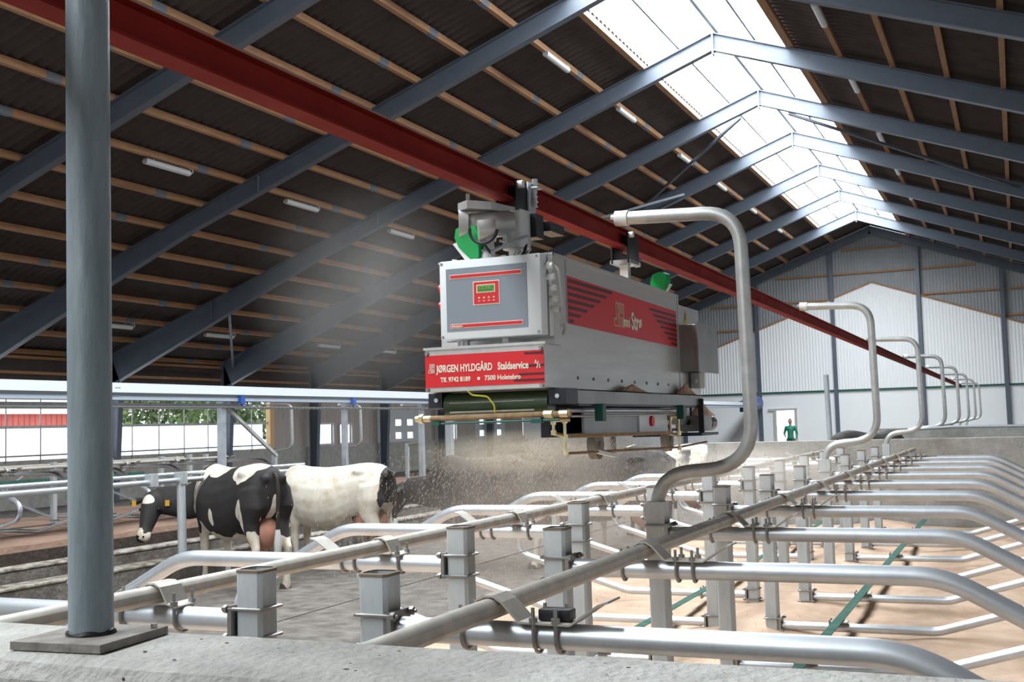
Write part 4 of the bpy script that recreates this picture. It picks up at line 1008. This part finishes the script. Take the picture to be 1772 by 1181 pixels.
def cow(label, pos, heading, pattern, head_turn=0.0, head_drop=.45, scale=1.0, group=None, tagged=False, hind=(0.0, 0.0), tailcol='black', neck=.62, hs=1.0):
    """local frame: +x forward, +y left, z up from the floor"""
    bm = NB()
    def ringtube(rows, n=20, p=2.3):
        prev = None; first = None
        for (x, zt, zb, hw) in rows:
            zc = (zt + zb) / 2; hh = (zt - zb) / 2; rg = []
            for k in range(n):
                a = 2 * PI * k / n; ca, sa = math.cos(a), math.sin(a)
                yy = math.copysign(abs(ca) ** (2 / p), ca) * hw; zz = math.copysign(abs(sa) ** (2 / p), sa) * hh
                if sa > .2: yy *= 1 - .35 * (sa - .2)
                rg.append(bm.verts.new((x, yy, zc + zz)))
            if prev:
                for k in range(n): bm.faces.new((prev[k], prev[(k + 1) % n], rg[(k + 1) % n], rg[k]))
            else: first = rg
            prev = rg
        bm.faces.new(first); bm.faces.new(prev)
    ringtube([(-.86, 1.27, 1.02, .07), (-.83, 1.34, .90, .19), (-.72, 1.395, .80, .255), (-.55, 1.415, .74, .285), (-.38, 1.405, .68, .29), (-.15, 1.375, .53, .345), (.12, 1.36, .50, .37), (.36, 1.375, .55, .33), (.52, 1.405, .60, .28), (.66, 1.38, .68, .22), (.76, 1.27, .76, .15), (.80, 1.1, .88, .06)])
    for s_ in (-1, 1):
        # hook and pin bones
        sphere(bm, (-.50, s_ * .20, 1.30), .055, 2, (2.0, .9, .8)); sphere(bm, (-.83, s_ * .11, 1.245), .055, 2)
        hx = hind[0] if s_ > 0 else hind[1]
        tube(bm, [(-.62, s_ * .17, 1.12), (-.66, s_ * .185, .92), (-.63 + hx * .3, s_ * .18, .74), (-.72 + hx * .7, s_ * .17, .56), (-.78 + hx, s_ * .17, .46), (-.745 + hx, s_ * .175, .28), (-.735 + hx, s_ * .175, .13), (-.72 + hx, s_ * .18, .06), (-.70 + hx, s_ * .18, .0)],
             [(.20, .13), (.20, .135), (.135, .10), (.078, .06), (.058, .045), (.040, .036), (.042, .040), (.052, .048), (.062, .055)], 14)
        tube(bm, [(.50, s_ * .15, 1.08), (.52, s_ * .175, .88), (.50, s_ * .165, .70), (.52, s_ * .155, .52), (.525, s_ * .15, .42), (.51, s_ * .15, .25), (.515, s_ * .15, .12), (.53, s_ * .15, .05), (.55, s_ * .15, .0)],
             [(.17, .10), (.14, .095), (.085, .07), (.060, .052), (.058, .05), (.036, .034), (.038, .036), (.05, .046), (.06, .052)], 14)
    # neck and head
    ct_, st_ = math.cos(head_turn), math.sin(head_turn)
    poll = Vector((.66 + neck * math.cos(head_turn * .4), neck * math.sin(head_turn * .4), 1.36 - head_drop))
    tube(bm, [(.42, 0, 1.12), (.66, .01 * st_, 1.08 - head_drop * .15), (.86, poll.y * .35, 1.10 - head_drop * .5), (poll.x - .08 * ct_, poll.y - .08 * st_, poll.z - .06)], [(.31, .17), (.27, .145), (.215, .125), (.16, .11)], 16)
    D = Vector((ct_ * .55, st_ * .55, -.84)).normalized(); S_ = Vector((-st_, ct_, 0)); U = S_.cross(D) * -1
    if U.z < 0: U = -U
    def H(a, b, c): return poll + (D * a + S_ * b + U * c) * hs
    tube(bm, [H(-.05, 0, -.06), H(.02, 0, -.045), H(.12, 0, -.06), H(.24, 0, -.07), H(.36, 0, -.075), H(.45, 0, -.075), H(.50, 0, -.075)], [(a * hs, b * hs) for a, b in ((.07, .07), (.105, .10), (.125, .105), (.105, .085), (.075, .065), (.072, .075), (.05, .055))], 16)
    for s_ in (-1, 1):
        tube(bm, [H(.02, s_ * .08, -.03), H(.03, s_ * .14, -.05), H(.05, s_ * .22, -.07), H(.06, s_ * .27, -.07)], [(.022, .025), (.035, .045), (.03, .055), (.01, .015)], 10)
    me0 = bpy.data.meshes.new('cow_rough'); bm.normal_update(); bmesh.ops.recalc_face_normals(bm, faces=bm.faces[:]); bm.to_mesh(me0); bm.free()
    tmp = bpy.data.objects.new('tmp', me0); C.objects.link(tmp)
    rm = tmp.modifiers.new('r', 'REMESH'); rm.mode = 'VOXEL'; rm.voxel_size = .019; rm.adaptivity = 0
    sm = tmp.modifiers.new('s', 'SMOOTH'); sm.factor = .5; sm.iterations = 6
    dg = bpy.context.evaluated_depsgraph_get(); me = bpy.data.meshes.new_from_object(tmp.evaluated_get(dg))
    bpy.data.objects.remove(tmp); bpy.data.meshes.remove(me0)
    me.name = 'cow_body'
    at = me.attributes.new('patch', 'FLOAT', 'POINT')
    hp = [H(.10, 0, 0), H(.42, 0, 0)]
    vals = []
    for v in me.vertices: vals.append(max(0, min(1, .5 + pattern(v.co, H, (v.co - poll)) * 4)))
    at.data.foreach_set('value', vals)
    for p in me.polygons: p.use_smooth = True
    me.materials.clear(); me.materials.append(COAT)
    root = bpy.data.objects.new('cow', None); root.empty_display_size = .1; C.objects.link(root); root.location = (pos[0], pos[1], FLOOR); root.rotation_euler = (0, 0, heading); root.scale = (scale,) * 3
    tag(root, label, 'cow', group)
    body = bpy.data.objects.new('body', me); C.objects.link(body); body.parent = root
    def P(name, bm, m, par=root, lab=None): return part(name, bm, m, par, label=lab, local=True)
    bm = NB(); sphere(bm, (-.56, 0, .64), .20, 3, (1.15, .92, 1.05))
    for a in (-.07, .07):
        for b in (-.06, .08): tube(bm, [(-.55 + b, a, .47), (-.55 + b, a, .385)], [.02, .012], 8)
    P('udder', bm, 'udder', lab='pink udder')
    tl = [(-.84, 0, 1.30), (-.90, .0, 1.27), (-.935, .005, 1.10), (-.93, .01, .85), (-.925, .01, .66)]
    bm = NB(); tube(bm, rounded(tl, .1, 4), .022, 10); ttm = P('tail', bm, 'hair' if tailcol == 'black' else 'winframe')
    bm = NB(); tube(bm, [(-.925, .01, .68), (-.93, .01, .55), (-.92, .01, .40), (-.92, .012, .32)], [.025, .045, .04, .008], 10); P('tail_switch', bm, 'winframe')
    bm = NB()
    for s_ in (-1, 1): sphere(bm, H(.15, s_ * .102, -.035), .022, 2)
    P('eye', bm, 'eye')
    bm = NB()
    for s_ in (-1, 1): sphere(bm, H(.475, s_ * .035, -.02), .014, 1)
    P('nostril', bm, 'eye')
    if tagged:
        for s_ in (-1, 1):
            bm = NB(); c_ = H(.085, s_ * .19, -.02); bmesh.ops.create_cube(bm, size=1, matrix=Matrix.Translation(c_) @ Matrix.Rotation(head_turn, 4, 'Z') @ Matrix.Diagonal((.008, .055, .07, 1)))
            P('ear_tag', bm, 'tag', lab='orange-yellow ear tag')
    bm = NB()
    for s_, hx in ((1, hind[0]), (-1, hind[1])): tube(bm, [(-.70 + hx, s_ * .18, .055), (-.69 + hx, s_ * .18, .0)], [.058, .068], 12)
    for s_ in (1, -1): tube(bm, [(.545, s_ * .15, .05), (.56, s_ * .15, .0)], [.054, .062], 12)
    P('hoof', bm, 'hoof')
    return root
def nz(p, f, s=0): return noise.noise(Vector((p[0] * f + s, p[1] * f, p[2] * f)))
def ell(p, c, r):  # positive inside
    return 1 - math.sqrt(sum(((p[i] - c[i]) / r[i]) ** 2 for i in range(3)))
def pat_main(p, H, q):
    n = .20 * nz(p, 5) + .10 * nz(p, 13)
    v = -1
    v = max(v, ell((p[0] + (p[2] - 1.2) * .30, 0, p[2]), (.46, 0, 1.15), (.12, 1, .34)) + n)            # shoulder stripe
    v = max(v, ell((p[0] - (p[2] - 1.3) * .9, p[1], p[2]), (.16, .04, 1.37), (.24, .38, .13)) + n)                    # mid-back
    v = max(v, ell(p, (-.48, .10, 1.38), (.27, .28, .22)) + n)                     # loin
    v = max(v, ell(p, (.0, .34, .80), (.04, .2, .10)) + n)
    v = max(v, ell(p, (.33, .16, .60), (.16, .16, .22)) + n)
    if p[0] < .95: v = max(v, ((.60 if p[0] < -.3 or p[0] > .3 else .60) - p[2]) * 2.6 + n * 1.5)           # legs and belly
    v = max(v, ell((p[0] + (p[2] - .7) * .25, 0, p[2]), (-.50, 0, .74), (.12, 1, .30)) + n)   # front of the thigh
    v = max(v, ell(p, (-.86, 0, .70), (.22, .06, .34)) + n)
    v = max(v, ell(p, H(.09, 0, 0), (.085, .085, .10)) + n * .5)              # blaze
    v = max(v, ell(p, H(.42, -.01, 0), (.07, .035, .06)) + n * .4)
    return v
def pat_white(p, H, q):
    v = 1
    if p[0] < -.80: v = -(-.80 - p[0]) * 6
    if p[2] < .75 and p[0] < -.2: v = min(v, (p[2] - .55) * 2 + nz(p, 5) * .5 + .1)
    if p[0] > .75: v = min(v, .3 + nz(p, 3))
    return v + .12 * nz(p, 5)
def pat_black(seed):
    def f(p, H, q):
        v = -.35 + .5 * nz(p, 1.3, seed)
        v = max(v, (.42 - p[2]) * 2 + .3 * nz(p, 5)); return v
    return f
cow('black and white cow with orange ear tag turning its head beside the rail post', (-8.60, 11.32), 2.72, pat_main, head_turn=2.2, head_drop=.32, scale=1.02, tagged=True, hind=(.05, -.06), neck=.70, hs=1.16)
cow('almost white cow standing between the patterned cow and the dark cows', (-8.22, 12.85), PI + .03, pat_white, head_turn=-.2, head_drop=.4, scale=.97)
cow('dark cow veiled by dust right behind the white cow\'s tail', (-6.35, 13.6), PI - .05, pat_black(3), head_turn=.1, head_drop=.35, scale=1.02)
cow('dark cow in the dust left of the machine\'s lower pipes', (-4.95, 14.2), PI - .05, pat_black(8), head_turn=-.1, head_drop=.35, scale=1.02)
cow('dark cow seen from behind in the dust below the machine', (-5.15, 15.5), PI - .4, pat_black(15), head_drop=.35, scale=1.0)
cow('brown-grey and white cow standing at the end of the concrete wall', (-5.15, 17.6), PI - .25, lambda p, H, q: .25 * nz(p, 1.6, 4) * 2 + (.2 if p[0] < -.6 else -.12), head_drop=.3, scale=1.02)
cow('black cow in the cross passage with only its back above the wall', (-1.97, 17.3), 1.2, pat_black(33), head_drop=.6, scale=1.13)

# ================================================================== PERSON IN THE DOORWAY
def person(x, y, label):
    bm = NB(); lay = {}
    J = dict(pel=(0, 0, .92), sp=(0, 0, 1.10), ch=(0, .0, 1.30), nk=(0, 0, 1.45), hd=(0, .01, 1.53),
             sl=(-.17, 0, 1.38), el=(-.27, .03, 1.12), wl=(-.20, -.16, 1.02), hl=(-.17, -.23, 1.02), sr=(.17, 0, 1.38), er=(.26, .05, 1.12), wr=(.24, -.05, .90), hr=(.24, -.07, .82),
             ql=(-.09, 0, .86), kl=(-.11, -.02, .48), al=(-.11, .02, .09), tl=(-.12, -.13, .04), qr=(.09, 0, .86), kr=(.12, -.04, .48), ar=(.12, .02, .09), tr=(.13, -.13, .04))
    Rr = dict(pel=.14, sp=.13, ch=.15, nk=.06, hd=.06, sl=.07, el=.045, wl=.033, hl=.035, sr=.07, er=.045, wr=.033, hr=.035, ql=.10, kl=.065, al=.045, tl=.035, qr=.10, kr=.065, ar=.045, tr=.035)
    E_ = [('pel', 'sp'), ('sp', 'ch'), ('ch', 'nk'), ('nk', 'hd'), ('ch', 'sl'), ('sl', 'el'), ('el', 'wl'), ('wl', 'hl'), ('ch', 'sr'), ('sr', 'er'), ('er', 'wr'), ('wr', 'hr'), ('pel', 'ql'), ('ql', 'kl'), ('kl', 'al'), ('al', 'tl'), ('pel', 'qr'), ('qr', 'kr'), ('kr', 'ar'), ('ar', 'tr')]
    for a, b in E_: tube(bm, [J[a], J[b]], [Rr[a], Rr[b]], 14)
    for k in J: sphere(bm, J[k], Rr[k], 2)
    sphere(bm, (0, -.005, 1.63), .105, 3, (.78, .92, 1.12)); sphere(bm, (0, -.105, 1.615), .02, 2, (.8, 1, 1.3))
    for s_ in (-1, 1): sphere(bm, (s_ * .083, .005, 1.625), .022, 2, (.4, .8, 1.2))
    for s_, hk in ((-1, 'hl'), (1, 'hr')):
        hx, hy, hz = J[hk]
        for f in range(4): tube(bm, [(hx + (f - 1.5) * .018, hy - .01, hz - .01), (hx + (f - 1.5) * .02, hy - .05, hz - .045), (hx + (f - 1.5) * .02, hy - .05, hz - .075)], [.010, .009, .008], 6)
        tube(bm, [(hx - s_ * .03, hy, hz), (hx - s_ * .055, hy - .03, hz - .03)], [.011, .009], 6)
    me0 = bpy.data.meshes.new('r'); bmesh.ops.recalc_face_normals(bm, faces=bm.faces[:]); bm.to_mesh(me0); bm.free()
    tmp = bpy.data.objects.new('tmp', me0); C.objects.link(tmp); rm = tmp.modifiers.new('r', 'REMESH'); rm.mode = 'VOXEL'; rm.voxel_size = .012
    sm = tmp.modifiers.new('s', 'SMOOTH'); sm.factor = .5; sm.iterations = 3
    me = bpy.data.meshes.new_from_object(tmp.evaluated_get(bpy.context.evaluated_depsgraph_get())); bpy.data.objects.remove(tmp)
    me.materials.clear()
    for k in ('skin', 'shirt', 'trouser', 'hair'): me.materials.append(M[k])
    for p in me.polygons:
        p.use_smooth = True; c = p.center
        i = 1
        if c.z > 1.47: i = 0
        if c.z > 1.69 or (c.z > 1.58 and c.y > .03): i = 3
        if c.z < .93 and abs(c.x) < .22 and c.y > -.14: i = 2
        if c.z < 1.06 and (c.y < -.17 and c.z > .5) or (c.x > .18 and c.z < .90 and c.z > .6): i = 0
        if c.z < .1: i = 3
        p.material_index = i
    root = thing('person', label, 'person', (x, y, FLOOR)); o = bpy.data.objects.new('body', me); C.objects.link(o); o.parent = root
    bm = NB()
    for s_ in (-1, 1): sphere(bm, (s_ * .034, -.098, 1.64), .010, 1)
    part('eye', bm, 'eye', root, local=True)
    return root
person(-8.78, 49.0, 'person in a green shirt standing in the far doorway')

# ================================================================== DUST IN THE AIR
def dust(name, c, r, dens, col, label, nscale=2.2, rot=(0, 0, 0), contrast=(.35, .75)):
    bm = NB(); bmesh.ops.create_icosphere(bm, subdivisions=4, radius=1.0)
    me = bpy.data.meshes.new(name); bm.to_mesh(me); bm.free()
    o = bpy.data.objects.new(name, me); C.objects.link(o); o.location = c; o.scale = r; o.rotation_euler = rot
    m = bpy.data.materials.new(name); m.use_nodes = True; nt = m.node_tree; nt.nodes.remove(nt.nodes['Principled BSDF']); out = nt.nodes['Material Output']
    v = nt.nodes.new('ShaderNodeVolumePrincipled'); v.inputs['Color'].default_value = (*col, 1); v.inputs['Anisotropy'].default_value = .15
    tc = nt.nodes.new('ShaderNodeTexCoord'); ln = nt.nodes.new('ShaderNodeVectorMath'); ln.operation = 'LENGTH'
    nt.links.new(tc.outputs['Object'], ln.inputs[0])
    f = nt.nodes.new('ShaderNodeMapRange'); f.interpolation_type = 'SMOOTHSTEP'; f.inputs['From Min'].default_value = 1.0; f.inputs['From Max'].default_value = .25
    nt.links.new(ln.outputs['Value'], f.inputs['Value'])
    n = nt.nodes.new('ShaderNodeTexNoise'); n.inputs['Scale'].default_value = nscale; n.inputs['Detail'].default_value = 2
    nt.links.new(tc.outputs['Object'], n.inputs['Vector'])
    g_ = nt.nodes.new('ShaderNodeMapRange'); g_.inputs['From Min'].default_value = contrast[0]; g_.inputs['From Max'].default_value = contrast[1]; g_.inputs['To Min'].default_value = .25
    nt.links.new(n.outputs['Fac'], g_.inputs['Value'])
    a = nt.nodes.new('ShaderNodeMath'); a.operation = 'MULTIPLY'; b = nt.nodes.new('ShaderNodeMath'); b.operation = 'MULTIPLY'; b.inputs[1].default_value = dens
    nt.links.new(f.outputs[0], a.inputs[0]); nt.links.new(g_.outputs[0], a.inputs[1]); nt.links.new(a.outputs[0], b.inputs[0]); nt.links.new(b.outputs[0], v.inputs['Density']); nt.links.new(v.outputs[0], out.inputs['Volume'])
    me.materials.append(m)
    return tag(o, label, 'dust', kind='stuff')
dust('dust_cloud', (-3.3, 8.1, -.72), (1.5, 4.2, .70), .26, (.50, .45, .40), 'brownish sawdust cloud drifting below and behind the machine', rot=(0, 0, .42))
dust('dust_cloud', (-2.15, 5.05, -.13), (.62, .85, .13), .9, (.90, .80, .66), 'small bright dust plume bursting out just under the machine', rot=(0, 0, .5), nscale=3)
dust('dust_cloud', (-2.1, 9.4, -.42), (.95, 2.4, .28), .6, (.95, .91, .84), 'pale dust veil over the neck rail and posts below the nearest hoop', rot=(0, 0, .22), nscale=2)
dust('dust_haze', (-9.0, 14.9, 1.9), (1.9, 3.4, 2.1), .07, (.9, .88, .85), 'thin grey dust haze rising left of the machine', nscale=1.6, rot=(0, 0, .54))

# raise everything so that the alley floor lies at zero
for o in list(C.objects):
    if o.parent is None: o.location.z += -FLOOR
